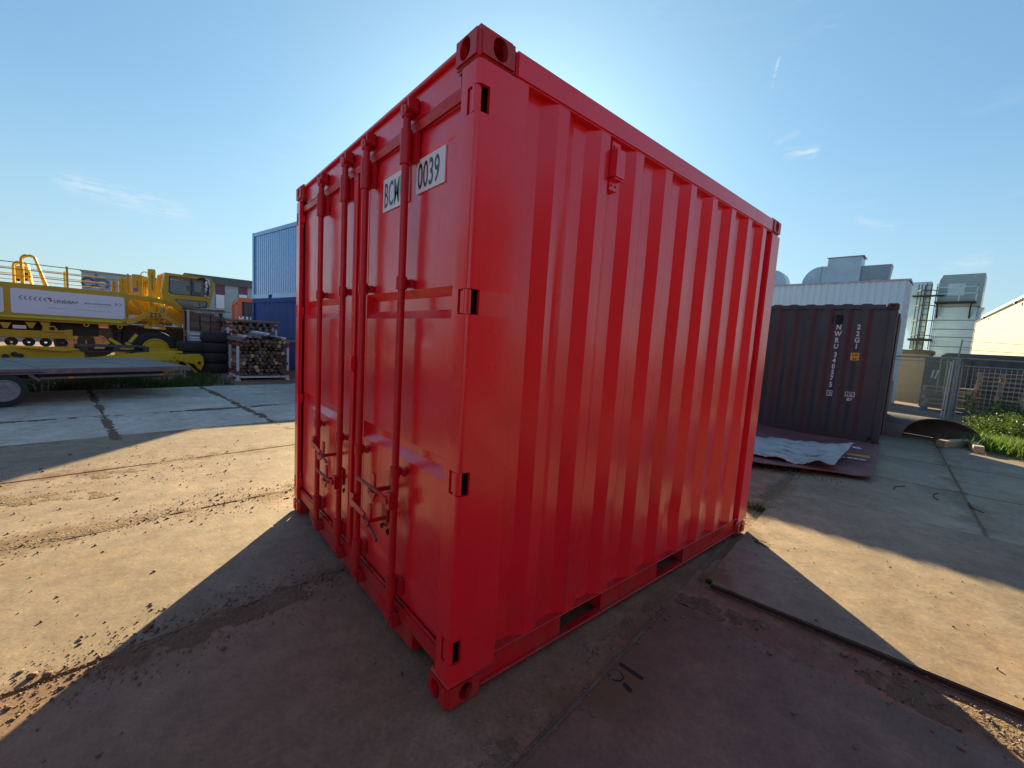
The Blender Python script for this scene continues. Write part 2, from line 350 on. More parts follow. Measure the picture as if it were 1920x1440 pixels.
# lifting eyes cut through the steel plates: a round hole with dirt in it and two slots
def eye(name, p, ang, z, s=1.0):
    e = MB()
    def ring(cx, cy, r): return [(cx + r*math.cos(2*math.pi*i/18), cy + r*math.sin(2*math.pi*i/18)) for i in range(18)]
    def cap(x0, y0, x1, y1, r):
        a = math.atan2(y1-y0, x1-x0); return [(x1 + r*math.cos(a-math.pi/2+math.pi*i/8), y1 + r*math.sin(a-math.pi/2+math.pi*i/8)) for i in range(9)] + [(x0 + r*math.cos(a+math.pi/2+math.pi*i/8), y0 + r*math.sin(a+math.pi/2+math.pi*i/8)) for i in range(9)]
    o = bpy.data.objects.new(name, None)
    ca, sa = math.cos(ang), math.sin(ang)
    fn = lambda a, b, d: (p[0] + (a*ca - b*sa)*s, p[1] + (a*sa + b*ca)*s, d)
    for poly in (ring(0, 0, .028), cap(.02, -.022, .055, -.04, .008), cap(-.03, .055, .045, .035, .009)):
        e.prism(poly, fn, z-.004, z+.0012)
    return e
def to_pav(q): return Vector((q.dot(GU), q.dot(GV), q.z))
def slot_(pa, pb, r, z):
    a, c = to_pav(G(*pa)), to_pav(G(*pb)); an = math.atan2(c.y-a.y, c.x-a.x)
    poly = [(c.x + r*math.cos(an-math.pi/2+math.pi*i/8), c.y + r*math.sin(an-math.pi/2+math.pi*i/8)) for i in range(9)] + [(a.x + r*math.cos(an+math.pi/2+math.pi*i/8), a.y + r*math.sin(an+math.pi/2+math.pi*i/8)) for i in range(9)]
    MB().prism(poly, lambda a_, b_, d: (a_, b_, d), z-.004, z+.0012).build('lifting_hole', BLACK, pav)
slot_((1165, 1246), (1202, 1271), .010, 0.0); slot_((1172, 1284), (1181, 1294), .011, 0.0)
lp = to_pav(G(1156, 1267))
MB().prism([(lp.x + .034*math.cos(i*.349), lp.y + .034*math.sin(i*.349)) for i in range(18)], lambda a, b, d: (a, b, d), -.004, .0012).build('lifting_hole', BLACK, pav)
MB().prism([(lp.x - .003 + .028*math.cos(i*.449)*(1+.12*math.sin(i*2.1)), lp.y + .028*math.sin(i*.449)*(1+.12*math.cos(i*1.7))) for i in range(14)], lambda a, b, d: (a, b, d), -.003, .0030).build('dirt_plug', DIRT, pav)
lq = to_pav(G(1422, 1017, .03)); eye('lifting_eye', (lq.x, lq.y), R(15), .030, 1.15).build('lifting_hole', BLACK, pav)
for i, q in enumerate(((1722, 925), (1800, 940), (1872, 958))):
    lt = to_pav(G(*q)); a = MB(); s0 = R(120 + 20*i)
    a.path([(lt.x + .22*math.cos(s0+t*.16), lt.y + .30*math.sin(s0+t*.16), .0) for t in range(9)], .0045, 5).build('lifting_hole', BLACK, pav)

# loose dirt swept along the joints: low ragged mounds (nobody could count the grains)
def dirt_strip(name, p_of, length, width, amp, seed, thr, cell=.02, label=None):
    """p_of(s, t) -> world point; s along 0..length, t across -width..width"""
    ns, ntt = int(length/cell), int(2*width/cell); H = {}
    for i in range(ns+1):
        for j in range(ntt+1):
            s, t = i*cell, -width + j*cell
            h = .55*(1-(t/width)**2) + .80*fbm(Vector((s*1.1+seed, t*2.0, seed)), 4) + .55*fbm(Vector((s*8+seed, t*8, seed*2)), 4) - thr
            H[i, j] = h
    b = MB(); idx = {}
    def vid(i, j):
        if (i, j) not in idx:
            h = H[i, j]; p = p_of(i*cell, -width+j*cell); z = -.003 if h <= 0 else min(h, .9)*amp*(1 + .5*mnoise.noise(Vector((i*.9, j*.9, seed))))
            idx[i, j] = len(b.v); b.v.append((p.x, p.y, p.z + z))
        return idx[i, j]
    for i in range(ns):
        for j in range(ntt):
            q = [(i, j), (i+1, j), (i+1, j+1), (i, j+1)]
            if sum(H[a] > 0 for a in q) >= 1: b.f.append(tuple(vid(*a) for a in q))
    o = b.build(name, DIRT, None, smooth=60); o['kind'] = 'stuff'; o['label'] = label; o['category'] = 'dirt'; return o
dirt_strip('dirt', lambda s, t: uv(-1.27 + t + .05, -2.6 + s), 3.6, .13, .014, 3.1, .62, label='reddish dirt lying along the joint at the left foreground')
dirt_strip('dirt', lambda s, t: uv(-2.90 + t, -4.5 + s), 5.2, .09, .010, 8.4, .62, label='brown dirt line on the sunlit joint left of the red container')
dirt_strip('dirt', lambda s, t: uv(-4.15 + t, -4.5 + s), 5.0, .55, .010, 15.7, .72, label='broad brown dirt patch crossing the shadow edge at left')
dirt_strip('dirt', lambda s, t: uv(-7.6 + t, -4.0 + s), 6.5, .10, .008, 22.2, .6, label='dirt in the joint of the shaded slabs near the trailer')
dirt_strip('dirt', lambda s, t: uv(-11.0 + s, -.47 + t), 5.2, .06, .008, 31.0, .42, label='earth filling the cross joint below the trailer')
dirt_strip('dirt', lambda s, t: uv(-11.0 + s, 1.38 + t), 5.6, .08, .008, 37.0, .45, label='earth filling the cross joint next to the timber rack')
dirt_strip('dirt', lambda s, t: uv(.27 + t, -1.0 + s), 2.5, .07, .010, 41.3, .5, label='gravelly dirt along the steel plate edge beside the red container')
dirt_strip('dirt', lambda s, t: uv(.34 + s, 1.64 + t, -.011), 1.9, .13, .016, 47.9, .55, label='rubble and dirt in the gap before the raised steel plate')
dirt_strip('dirt', lambda s, t: uv(.34 + t, 3.2 + s, -.011), 2.6, .10, .012, 53.0, .42, label='dirt along the plate edge behind the red container')
# grit and small stones scattered over the plates
ico = [(0,0,1),(.894,0,.447),(.276,.851,.447),(-.724,.526,.447),(-.724,-.526,.447),(.276,-.851,.447),(.724,.526,-.447),(-.276,.851,-.447),(-.894,0,-.447),(-.276,-.851,-.447),(.724,-.526,-.447),(0,0,-1)]
icf = [(0,1,2),(0,2,3),(0,3,4),(0,4,5),(0,5,1),(1,6,2),(2,7,3),(3,8,4),(4,9,5),(5,10,1),(2,6,7),(3,7,8),(4,8,9),(5,9,10),(1,10,6),(6,11,7),(7,11,8),(8,11,9),(9,11,10),(10,11,6)]
def pebble(b, p, r):
    a = rnd.uniform(0, 6.28); sx, sy, sz = r*rnd.uniform(.7, 1.5), r*rnd.uniform(.6, 1.1), r*rnd.uniform(.45, .8)
    ca, sa = math.cos(a), math.sin(a)
    b.add([(p.x + (v[0]*sx*ca - v[1]*sy*sa)*rnd.uniform(.8, 1.2), p.y + (v[0]*sx*sa + v[1]*sy*ca)*rnd.uniform(.8, 1.2), p.z + sz*.7 + v[2]*sz) for v in ico], icf)
b = MB()
def inside_container(p): return -2.5 < p.x < .03 and -.02 < p.y < 3.05
for k in range(15000):
    q = rnd.random()
    if q < .30: p = uv(-1.24 + rnd.gauss(0, .12), rnd.uniform(-2.4, .4))
    elif q < .50: p = uv(-2.9 + rnd.gauss(0, .14), rnd.uniform(-4, .6))
    elif q < .62: p = uv(-4.2 + rnd.gauss(0, .5), rnd.uniform(-4, .4))
    elif q < .74: p = uv(.30 + rnd.gauss(-.03, .07), rnd.uniform(-.9, 1.6))
    elif q < .82: p = uv(rnd.uniform(.4, 2.0), 1.62 + rnd.gauss(0, .1))
    else: p = uv(rnd.uniform(-5.5, 2.2), rnd.uniform(-3.0, 3.6), 0) ; p.z = .0305 if (p.dot(GU) > .45 and p.dot(GV) > 1.85) else 0.0
    if inside_container(p): continue
    pebble(b, p, min(.012, .0017*math.exp(rnd.gauss(.30, .65))))
o = b.build('grit', STONE, None); o['kind'] = 'stuff'; o['label'] = 'grit and small stones strewn over the yard plates'; o['category'] = 'grit'
# clods that can be told apart
def clod(px, py, r, label, cat='clod', z=0.0):
    p = G(px, py, z); b = MB(); pebble(b, Vector((0, 0, 0)), r); o = b.build('clod', STONE, None, smooth=60); o.location = p; tag(o, label, cat, 'clods on the yard plates'); return o
for (x, y, r) in ((275,1182,.020),(283,1176,.016),(292,1186,.014),(60,1270,.018),(88,1268,.021),(38,1262,.013),(285,1143,.009),(282,1133,.009),(153,1196,.010),(77,1167,.010),(289,1072,.010),(220,935,.016),(150,1201,.009),(15,1330,.010)):
    clod(x, y, r, 'dark brown clod of earth on the yard plates left of the red container')
clod(899, 1352, .010, 'small dark clod just right of the red container\'s front corner casting')
for (x, y, r) in ((1585, 1228, .022), (1605, 1238, .012), (1842, 1338, .013), (1855, 1350, .010)): clod(x, y, r, 'reddish rubble lump by the raised steel plate edge', z=-.006)

# ---------------------------------------------------------------- red ten-foot container
CW, CL, CH = 2.438, 2.991, 2.591
red = thing('shipping_container', 'short red shipping container with closed double doors filling the middle of the yard', 'container', (0, 0, 0))
def stadium(a0, a1, b0, b1, n=8):
    """vertical slot outline: a across, b up"""
    r = (a1-a0)/2; c = (a0+a1)/2
    return [(c + r*math.cos(math.pi*i/n), b1-r + r*math.sin(math.pi*i/n)) for i in range(n+1)] + [(c - r*math.cos(math.pi*i/n), b0+r - r*math.sin(math.pi*i/n)) for i in range(n+1)]
def casting_mesh():
    """corner block: 0..-.162 in x, 0..178 in y, 118 high, hollow, with slots in the end, the side and the flat"""
    base = MB().box(-.162, 0, 0, .178, 0, .118); base.bev = .017
    cav = MB().box(-.135, -.028, .028, .150, .022, .096)
    endh = MB().prism(stadium(-.119, -.054, .020, .098), lambda a, b, d: (a, d, b), -.02, .05)
    side = MB().prism(stadium(.062, .128, .020, .098), lambda a, b, d: (d, a, b), -.05, .02)
    flat = MB().prism(stadium(-.118, -.052, .028, .150), lambda a, b, d: (a, b, d), .07, .14)
    me = boolean_mesh(base, [cav, endh, side, flat]); me.name = 'corner_casting'
    me.polygons.foreach_set('use_smooth', [True]*len(me.polygons)); me.set_sharp_from_angle(angle=R(32)); me.materials.clear(); me.materials.append(REDD); return me
cast = casting_mesh()
def put_castings(root, L, Wd, H, me, name='corner_casting'):
    for sx in (0, 1):
        for sy in (0, 1):
            for sz in (0, 1):
                o = link(name, me, root); o.location = (-Wd if sx else 0, L if sy else 0, H if sz else 0)
                o.scale = (-1 if sx else 1, -1 if sy else 1, -1 if sz else 1)
                if not sz: o.scale.z = -1; o.location.z = .118
                else: o.scale.z = 1; o.location.z = H - .118
put_castings(red, CL, CW, CH, cast)
HZ = [(.205, .305), (.905, .998), (1.597, 1.690), (2.300, 2.392)]       # hinge cut-outs in the door posts
def front_post(mirror):
    """door corner post: L profile with rounded outer corner and the hinge cut-outs"""
    arc = [(-.02 + .02*math.sin(t), .026 - .02*math.cos(t)) for t in [R(90)*i/5 for i in range(6)]]
    full = [(-.105, .006)] + arc + [(-.0, .236), (-.006, .242), (-.062, .242), (-.062, .232), (-.014, .232), (-.014, .032), (-.105, .032)]
    sidep = [(0, .058), (0, .236), (-.006, .242), (-.062, .242), (-.062, .232), (-.014, .232), (-.014, .058)]
    frontp = [(-.105, .006), (-.066, .006), (-.066, .032), (-.105, .032)]
    fx = (lambda x: -CW - x) if mirror else (lambda x: x)
    b = MB(); f = lambda a, c, d: (fx(a), c, d); z = .118
    for z0, z1 in HZ:
        b.prism(full, f, z, z0)
        b.prism(sidep, f, z0, z1); b.prism(frontp, f, z0, z1); z = z1
    b.prism(full, f, z, CH-.118)
    MB().prism([(-.10, .034), (-.03, .075), (-.03, .225), (-.10, .225)], f, .12, CH-.12).build('post_core', BLACK, red)  # black core puts the shade of the hinge cut-outs into the colour
    return b.build('corner_post', RED, red, smooth=40)
front_post(False); front_post(True)
for x0, x1 in ((-.13, -.002), (-CW+.002, -CW+.13)): MB().box(x0, x1, CL-.176, CL-.003, .118, CH-.118).build('corner_post', RED, red, bevel=.008, seg=2)
def corr_profile(y0, y1, first, pitch=.28, flat=.065, slope=.068, xo=-.012, xi=-.050):
    """plan outline of the pressed side sheet: list of (y, x)"""
    P = [(y0, xi)]; y = first
    while y + flat + slope < y1:
        P += [(y-slope, xi), (y, xo), (y+flat, xo), (y+flat+slope, xi)]; y += pitch
    P.append((y1, xi)); return P
def corr_wall(name, prof, z0, z1, material, parent, axis='y', nz=70, amp=.0, seed=0.0, off=0.0, sgn=1, dents=()):
    rows = []
    pts = []
    for (a, b), (c, d) in zip(prof, prof[1:]):
        n = 3 if abs(c-a) > .02 else 1
        for k in range(n): pts.append((a + (c-a)*k/n, b + (d-b)*k/n))
    pts.append(prof[-1]); b = MB(); n = len(pts)
    for i in range(nz+1):
        z = z0 + (z1-z0)*i/nz
        for y, x in pts:
            q = amp*fbm(Vector((y*2.2+seed, z*1.1, seed)), 2) if 0 < i < nz else 0
            for (dy, dz, ry, rz, am) in dents: q -= am*math.exp(-((y-dy)/ry)**2 - ((z-dz)/rz)**2)
            xx = off + sgn*(x+q); b.v.append((xx, y, z) if axis == 'y' else (y, xx, z))
    b.f = [(i*n+k, i*n+k+1, (i+1)*n+k+1, (i+1)*n+k) for i in range(nz) for k in range(n-1)]
    return b.build(name, material, parent, smooth=14)
prof = corr_profile(.243, 2.812, .415)
DENTS = [(.30, .36, .07, .10, .018), (.45, 1.55, .03, .45, .010), (1.02, .55, .05, .20, .012), (1.72, .42, .12, .12, .016), (2.0, .35, .10, .10, -.012), (2.18, .62, .08, .12, .012), (1.42, .75, .05, .15, .008), (1.92, 1.95, .02, .10, .008), (2.3, .5, .1, .08, .012), (.62, .9, .05, .3, .006)]
corr_wall('side_wall', prof, .163, 2.482, RED, red, amp=.0030, seed=2.0, dents=DENTS)
corr_wall('side_wall', prof, .163, 2.482, BACKDIM, red, amp=.002, seed=9.0, off=-CW, sgn=-1, nz=20)
pe_ = [(-CW+.13, 0)]; y = -CW+.2
corr_wall('end_wall', [(a-CW+.0, b) for a, b in corr_profile(.12, 2.318, .25, .27)],   .163, 2.482, BACKDIM, red, axis='x', off=CL+.01, sgn=1, nz=12)
# roof sheet with cross ribs
rb = MB(); yy = [.178 + i*(CL-.356)/48 for i in range(49)]
for y in yy: rb.v += [(-.02, y, 2.570), (-.12, y, 2.572 + .010*(1 if int((y-.178)/.11) % 2 else 0)), (-CW+.12, y, 2.572 + .010*(1 if int((y-.178)/.11) % 2 else 0)), (-CW+.02, y, 2.570)]
rb.f = [(i*4+k, i*4+k+1, i*4+k+5, i*4+k+4) for i in range(48) for k in range(3)]
rb.build('roof', RED, red)
MB().box(-.162, -.04, .03, .178, 2.566, 2.572).build('roof_corner_plate', RED, red)
FL = MB().box(-CW+.06, -.06, .06, CL-.06, .155, .160); FL.build('floor', BLACK, red)
for sx in (0, 1):
    fx = (lambda v: -CW - v) if sx else (lambda v: v)
    def bx(b, x0, x1, y0, y1, z0, z1): a, c = sorted((fx(x0), fx(x1))); return b.box(a, c, y0, y1, z0, z1)
    t = bx(MB(), -.066, -.004, .178, CL-.178, 2.480, 2.577).build('top_rail', RED, red, bevel=.007, seg=2)
    b = MB(); ya = .178
    for p0, p1 in ((.69, 1.02), (1.61, 1.95), (CL-.178, None)):
        bx(b, -.036, -.028, ya, p0, .040, .156); bx(b, -.14, -.131, ya, p0, .040, .156)
        if p1:
            bx(b, -.24, -.029, p0-.006, p0, .041, .155); bx(b, -.24, -.029, p1, p1+.006, .041, .155); ya = p1
    bx(b, -.075, -.006, .178, CL-.178, .1565, .1625)
    bx(b, -.060, -.012, .178, CL-.178, .030, .040)
    b.build('bottom_rail', REDD, red, bevel=.002)
# door header, its lip and the sill with its pocket notches
hd = MB().box(-CW+.162, -.162, .040, .10, 2.404, 2.560)
hd.box(-CW+.105, -.105, .048, .10, 2.394, 2.4035); hd.box(-CW+.162, -.105-.057, .022, .09, 2.5605, 2.579)
hd.build('door_header', RED, red, bevel=.004)
hl = MB().prism([(.041, 2.452), (.026, 2.428), (.034, 2.3945), (.041, 2.3945)], lambda a, b, d: (d, a, b), -CW+.11, -.11); hl.build('header_ledge', REDD, red)
sl_ = MB(); z0 = .118
sl_.box(-CW+.105, -.105, .030, .11, z0+.001, .196)
sl_.box(-CW+.36, -.36, .034, .10, .030, .1185); sl_.build('door_sill', REDD, red, bevel=.004, seg=2)
# doors
HX = [(-.108, -1.213), (-1.225, -CW+.108)]
def door(xr, xl, rods, seed, right):
    """one door leaf, xr its right edge and xl its left edge; pressed panel with two recessed bands, wavy from use"""
    zs = [.205, .335, .345, .60, .80, .912, .950, .985, 1.008, 1.20, 1.40, 1.585, 1.625, 1.680, 1.715, 1.90, 2.10, 2.282, 2.290, 2.392]
    yo = [.0465, .0465, .048, .048, .048, .048, .084, .084, .048, .048, .048, .048, .084, .084, .048, .048, .048, .048, .041, .041]
    Z, Yv = [], []
    for (a, c), (d, e) in zip(zip(zs, yo), zip(zs[1:], yo[1:])):
        n = max(1, int((d-a)/.035))
        for k in range(n): Z.append(a + (d-a)*k/n); Yv.append(c + (e-c)*k/n)
    Z.append(zs[-1]); Yv.append(yo[-1])
    inner_r, inner_l = xr - (.036 if right else .17), xl + (.17 if right else .036)
    X = [xr, xr-.004, inner_r+.006, inner_r] + [inner_r + (inner_l-inner_r)*k/40 for k in range(1, 40)] + [inner_l, inner_l-.006, xl+.004, xl]
    b = MB(); n = len(X)
    for z, yb in zip(Z, Yv):
        for x in X:
            ins = inner_l-.001 <= x <= inner_r+.001 and .34 < z < 2.286
            y = yb if ins else .0452
            if ins:
                e = min(1, (inner_r-x)/.08, (x-inner_l)/.08, (z-.34)/.08, (2.286-z)/.08); e = max(0, e)
                y += e*(.0042*fbm(Vector((x*2.3+seed, z*1.3, seed)), 2) + .0016*fbm(Vector((x*7+seed, z*5, 3)), 2))
                y += e*.010*math.exp(-((x-xr+.42)/.05)**2 - ((z-.60)/.05)**2) + e*.006*math.exp(-((x-xr+.30)/.10)**2 - ((z-1.52)/.02)**2)
            if x in (xr, xl): y = .075
            elif z in (Z[0], Z[-1]): y = .052
            b.v.append((x, y, z))
    m_ = len(Z); b.f = [(i*n+k, i*n+k+1, (i+1)*n+k+1, (i+1)*n+k) for i in range(m_-1) for k in range(n-1)]
    d = b.build('door', RED, red, smooth=20)
    for x in rods:
        MB().tube((x, .0, .135), (x, .0, 2.465), .0175, 14).build('lock_rod', REDD, d, smooth=50)
        for z0, z1, r, pl in ((2.255, 2.398, .0265, .055), (1.712, 1.768, .025, .045), (.834, .884, .025, .045), (.235, .335, .0265, .050)):
            k = MB().tube((x, 0, z0), (x, 0, z1), r, 14); k.box(x, x+.022+pl*.55, .022, .040, z0+.01, z1-.01); k.box(x-.012, x+.012, .0, .040, z0+.012, z1-.012)
            for q in (z0+.028, z1-.028): k.tube((x+.020+pl*.36, .016, q), (x+.020+pl*.36, .024, q), .006, 6)
            k.build('rod_bracket', REDD, d, smooth=40)
        for zc, sg in ((2.462, 1), (.150, -1)):
            c = MB().tube((x, 0, zc-.012*sg), (x, 0, zc+.026*sg), .024, 12)
            c.prism([(-.026, 0), (-.030, .030), (-.018, .046), (-.004, .030), (.006, .036), (.026, .028), (.030, .004), (.012, -.010)], lambda a, e, dd: (x+a, dd, zc + sg*e), -.020, .018)
            c.build('cam_end', REDD, d, smooth=35)
            kz = zc + .034*sg
            kk = MB().box(x+.022, x+.046, -.014, .038, kz-.028, kz+.030); kk.box(x-.050, x-.034, -.010, .038, kz-.026, kz+.026); kk.box(x-.05, x+.046, .024, .039, kz-.024, kz+.024)
            kk.build('cam_keeper', REDD, d, bevel=.005, seg=2)
    side = 1 if right else -1
    px_ = xr + .052 if right else xl - .052
    for z0, z1 in HZ:
        h = MB().tube((px_+.030*side, .020, z0+.002), (px_+.030*side, .020, z1-.002), .0165, 12)
        h.box(min(px_-.002*side, px_+.034*side), max(px_-.002*side, px_+.034*side), .012, .026, z0+.006, z1-.006)
        lug = [(px_, z0+.006), (px_-.050*side, z0+.006), (px_-.072*side, z0+.022), (px_-.072*side, z1-.030), (px_-.045*side, z1-.006), (px_, z1-.006)]
        h.prism(lug, lambda a, e, dd: (a, dd, e), .022, .040)
        h.tube((px_-.045*side, .014, (z0+z1)/2), (px_-.045*side, .023, (z0+z1)/2), .011, 8)
        h.build('hinge', RED, d, smooth=40)
    # weather seal beads round the leaf
    g_ = MB()
    for x in ((xl+.010) if right else (xr-.010),): g_.tube((x, .036, .215), (x, .036, 2.388), .009, 8)
    g_.box(xl+.006 if right else xl+.02, xr-.02 if right else xr-.006, .034, .041, .2005, .2045)
    g_.build('door_seal', RED, d, smooth=50)
    return d
dR = door(HX[0][0], HX[0][1], (-.530, -.992), 4.0, True)
dL = door(HX[1][0], HX[1][1], (-1.312, -1.768), 11.0, False)
def handle(d, x, z, xt, zt, xc, zc):
    sg = 1 if xt > x else -1
    h = MB().box(x-.024, x+.024, -.036, -.012, z-.035, z+.045); h.box(x-.020, x+.020, -.022, .012, z-.02, z+.02); h.tube((x, -.046, z), (x, .0, z), .009, 8)
    h.bar((x, -.038, z+.004), (xc-.03*sg, -.050, zc-.030), .013, .030)
    h.build('handle_hub', REDD, d, bevel=.003)
    MB().bar((xc-.05*sg, -.050, zc-.026), (xt, -.058, zt), .010, .024).build('handle', STEELBARE, d, bevel=.004, seg=2)
    c = MB().prism([(-.04, -.055), (-.03, -.075), (.02, -.070), (.05, -.045), (.045, -.03), (.0, -.04), (-.05, -.03)], lambda a, e, dd: (xc + a*sg, dd, zc + e), -.068, -.058)
    c.prism([(-.012, -.04), (.020, -.04), (.030, .03), (.016, .055), (-.006, .05), (-.014, .02)], lambda a, e, dd: (xc + (a+.012)*sg, dd, zc + e), -.052, -.040)
    c.prism([(.0, -.05), (.016, -.05), (.020, -.03), (.004, -.03)], lambda a, e, dd: (xc + (a+.012)*sg, dd, zc + e), -.068, .036); c.box(xc-.022, xc+.045, .034, .0425, zc-.075, zc+.03)
    c.build('handle_catch', REDD, d, bevel=.003)
    k = MB()
    for i in range(5): k.obox((xc + rnd.uniform(-.05, .10)*sg, .0455, zc - .10 + rnd.uniform(-.025, .02)), rnd.uniform(.012, .03), .004, rnd.uniform(.010, .03), Matrix.Rotation(rnd.uniform(0, 3), 3, 'Y'))
    k.build('paint_chip', BLACK, d)
handle(dR, -.992, .565, -.585, .505, -.725, .600)
handle(dR, -.530, .715, -.870, .745, -.650, .770)
handle(dL, -1.768, .722, -1.372, .690, -1.500, .745)
handle(dL, -1.312, .570, -1.585, .590, -1.395, .605)
MB().box(-1.262, -1.178, .012, .039, 1.275, 1.365).build('seam_plate', RED, dR, bevel=.005, seg=2)
MB().tube((-1.196, .033, .22), (-1.196, .033, 1.27), .009, 8).build('door_seal', RED, dR, smooth=50)
# white number stickers
def sticker(x0, x1, z0, z1, txt, h, xs, tx, sp):
    y0 = .0432
    s = MB().box(x0, x1, y0-.001, y0+.004, z0, z1).build('number_sticker', WHITESTICK, dR)
    return s
sticker(-.862, -.575, 2.120, 2.280, '', 0, 0, 0, 0); sticker(-.505, -.262, 2.132, 2.276, '', 0, 0, 0, 0)
text_mesh('number', 'BCMU', INK, dR, (-.848, .0422, 2.140), (1, 0, 0), (0, 0, 1), .118, .50, bold=.008, spacing=1.04, lift=.0012)
text_mesh('number', '0039', INK, dR, (-.492, .0422, 2.150), (1, 0, 0), (0, 0, 1), .108, .60, bold=.008, spacing=1.03, lift=.0012)
# ventilator on the side
def vent(root, y0, z0, x, material, sc=1.0):
    v = MB().box(x-.010, x+.068, y0, y0+.080, z0+.045, z0+.180).build('ventilator', material, root, bevel=.008, seg=2)
    t = MB().box(x-.012, x+.036, y0+.008, y0+.067, z0, z0+.215)
    for q in (z0+.022, z0+.195):
        for w_ in (.022, .053): t.tube((x+.03, y0+w_, q), (x+.042, y0+w_, q), .006, 6)
    t.build('ventilator_tab', material, root)
vent(red, .768, 2.245, -.045, RED)
# weld seams of the side sheets and the gap beside the door post
for yv, xw in ((.266, .0016), (1.372, .0010), (2.490, .0009)):
    MB().box(-.0505, -.0488, yv-xw, yv+xw, .19, 2.46).build('weld_seam', BLACK, red)
# black rubber showing in the bottom door gap, broken where the paint bridges it
xg = -.15
while xg > -2.25:
    x0 = xg - rnd.choice((.01, .03, .06, .16, .30)); x1 = x0 - rnd.choice((.02, .05, .11, .22)); xg = x1
    if x1 < -CW+.14 or x1 < -1.219 < x0: continue
    MB().box(x1, x0, .028, .046, .1975, .2005 + rnd.uniform(.0, .004)).build('rubber_gap', BLACK, dR if x0 > -1.2 else dL)

# ---------------------------------------------------------------- left side of the yard
YEL = mat('yellow_paint', (.62, .40, .018), (.55, .35, .016), 4, .38, .5, .06, 40, c3=(.42, .27, .03), s3=3, t3=(.6, .75))
YELB = mat('bright_yellow_paint', (.72, .50, .015), (.66, .43, .015), 4, .35, .5, .05, 40)
HIVIS = mat('yellow_green_strip', (.55, .72, .03), (.5, .66, .04), 6, .45)
PANELW = mat('white_panel', (.78, .87, .95), (.74, .83, .91), 1.2, .32, .42)
TYRE = mat('tyre_rubber', (.022, .023, .025), (.033, .033, .034), 9, .75, .9, .25, 60)
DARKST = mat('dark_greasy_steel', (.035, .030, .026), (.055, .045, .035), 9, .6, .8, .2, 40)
GALV = mat('galvanised_steel', (.42, .46, .48), (.33, .36, .38), 12, .38, .55, .06, 50, metal=.35)
GREYTXT = mat('grey_lettering', (.24, .26, .30), (.21, .23, .27), 8, .5)
NAVYTXT = mat('navy_lettering', (.03, .035, .06), (.04, .04, .07), 8, .5)
REDTXT = mat('red_emblem', (.42, .03, .04), (.36, .03, .04), 8, .5)
BLUEUP = mat('light_blue_paint', (.08, .32, .78), (.07, .29, .72), 3, .24, .32, .04, 12, coat=.8)
BLUELO = mat('deep_blue_paint', (.003, .048, .30), (.003, .042, .26), 3, .5, .6, .05, 14, spec=.15)
GLASS = mat('window_glass', (.045, .06, .07), (.055, .07, .08), 3, .04, spec=.9)
CLEARG = bpy.data.materials.new('clear_glass'); CLEARG.use_nodes = True
_b = CLEARG.node_tree.nodes['Principled BSDF']; _b.inputs['Base Color'].default_value = (.07, .10, .12, 1); _b.inputs['Roughness'].default_value = .03; _b.inputs['Alpha'].default_value = .55
RUBBER = mat('black_rubber_trim', (.02, .02, .022), (.03, .03, .03), 8, .6)
WOODG = mat('weathered_grey_wood', (.26, .24, .225), (.17, .155, .145), 3, .85, bump=.4, bscale=30, stretch=(.6, 6, 6), rand=.25)
WOODB = mat('brown_timber', (.17, .105, .070), (.10, .062, .045), 3, .85, bump=.4, bscale=30, stretch=(.6, 6, 6), c3=(.24, .19, .15), s3=3, t3=(.55, .7), rand=.55)
WOODP = mat('pale_timber', (.50, .38, .25), (.42, .30, .19), 3, .8, bump=.3, bscale=30, stretch=(.6, 6, 6), rand=.2)
WHITEP = mat('white_rack_paint', (.62, .64, .66), (.5, .5, .52), 8, .5, c3=(.3, .22, .18), s3=9, t3=(.62, .7))
RACKRED = mat('red_rack_band', (.36, .025, .03), (.28, .02, .025), 8, .5)
ORANGE = mat('orange_paint', (.55, .10, .02), (.48, .085, .02), 4, .45)
AMBER = mat('amber_reflector', (.75, .16, .02), (.7, .14, .02), 8, .3)
BEIGE = mat('beige_cargo', (.45, .40, .27), (.36, .31, .21), 3, .8, bump=.3, bscale=10)
MAROON = mat('faded_maroon_steel', (.17, .125, .13), (.13, .10, .105), 6, .55, .7, .15, 40, c3=(.30, .24, .23), s3=5, t3=(.55, .7))
RIMG = mat('grey_wheel_rim', (.26, .28, .30), (.19, .20, .21), 12, .6, .75, .1, 50)
BEDW = mat('trailer_bed_ply', (.24, .22, .205), (.16, .14, .13), 2.0, .62, .8, .2, 30, c3=(.12, .09, .075), s3=3.2, t3=(.55, .66), stretch=(.5, 2, 1))
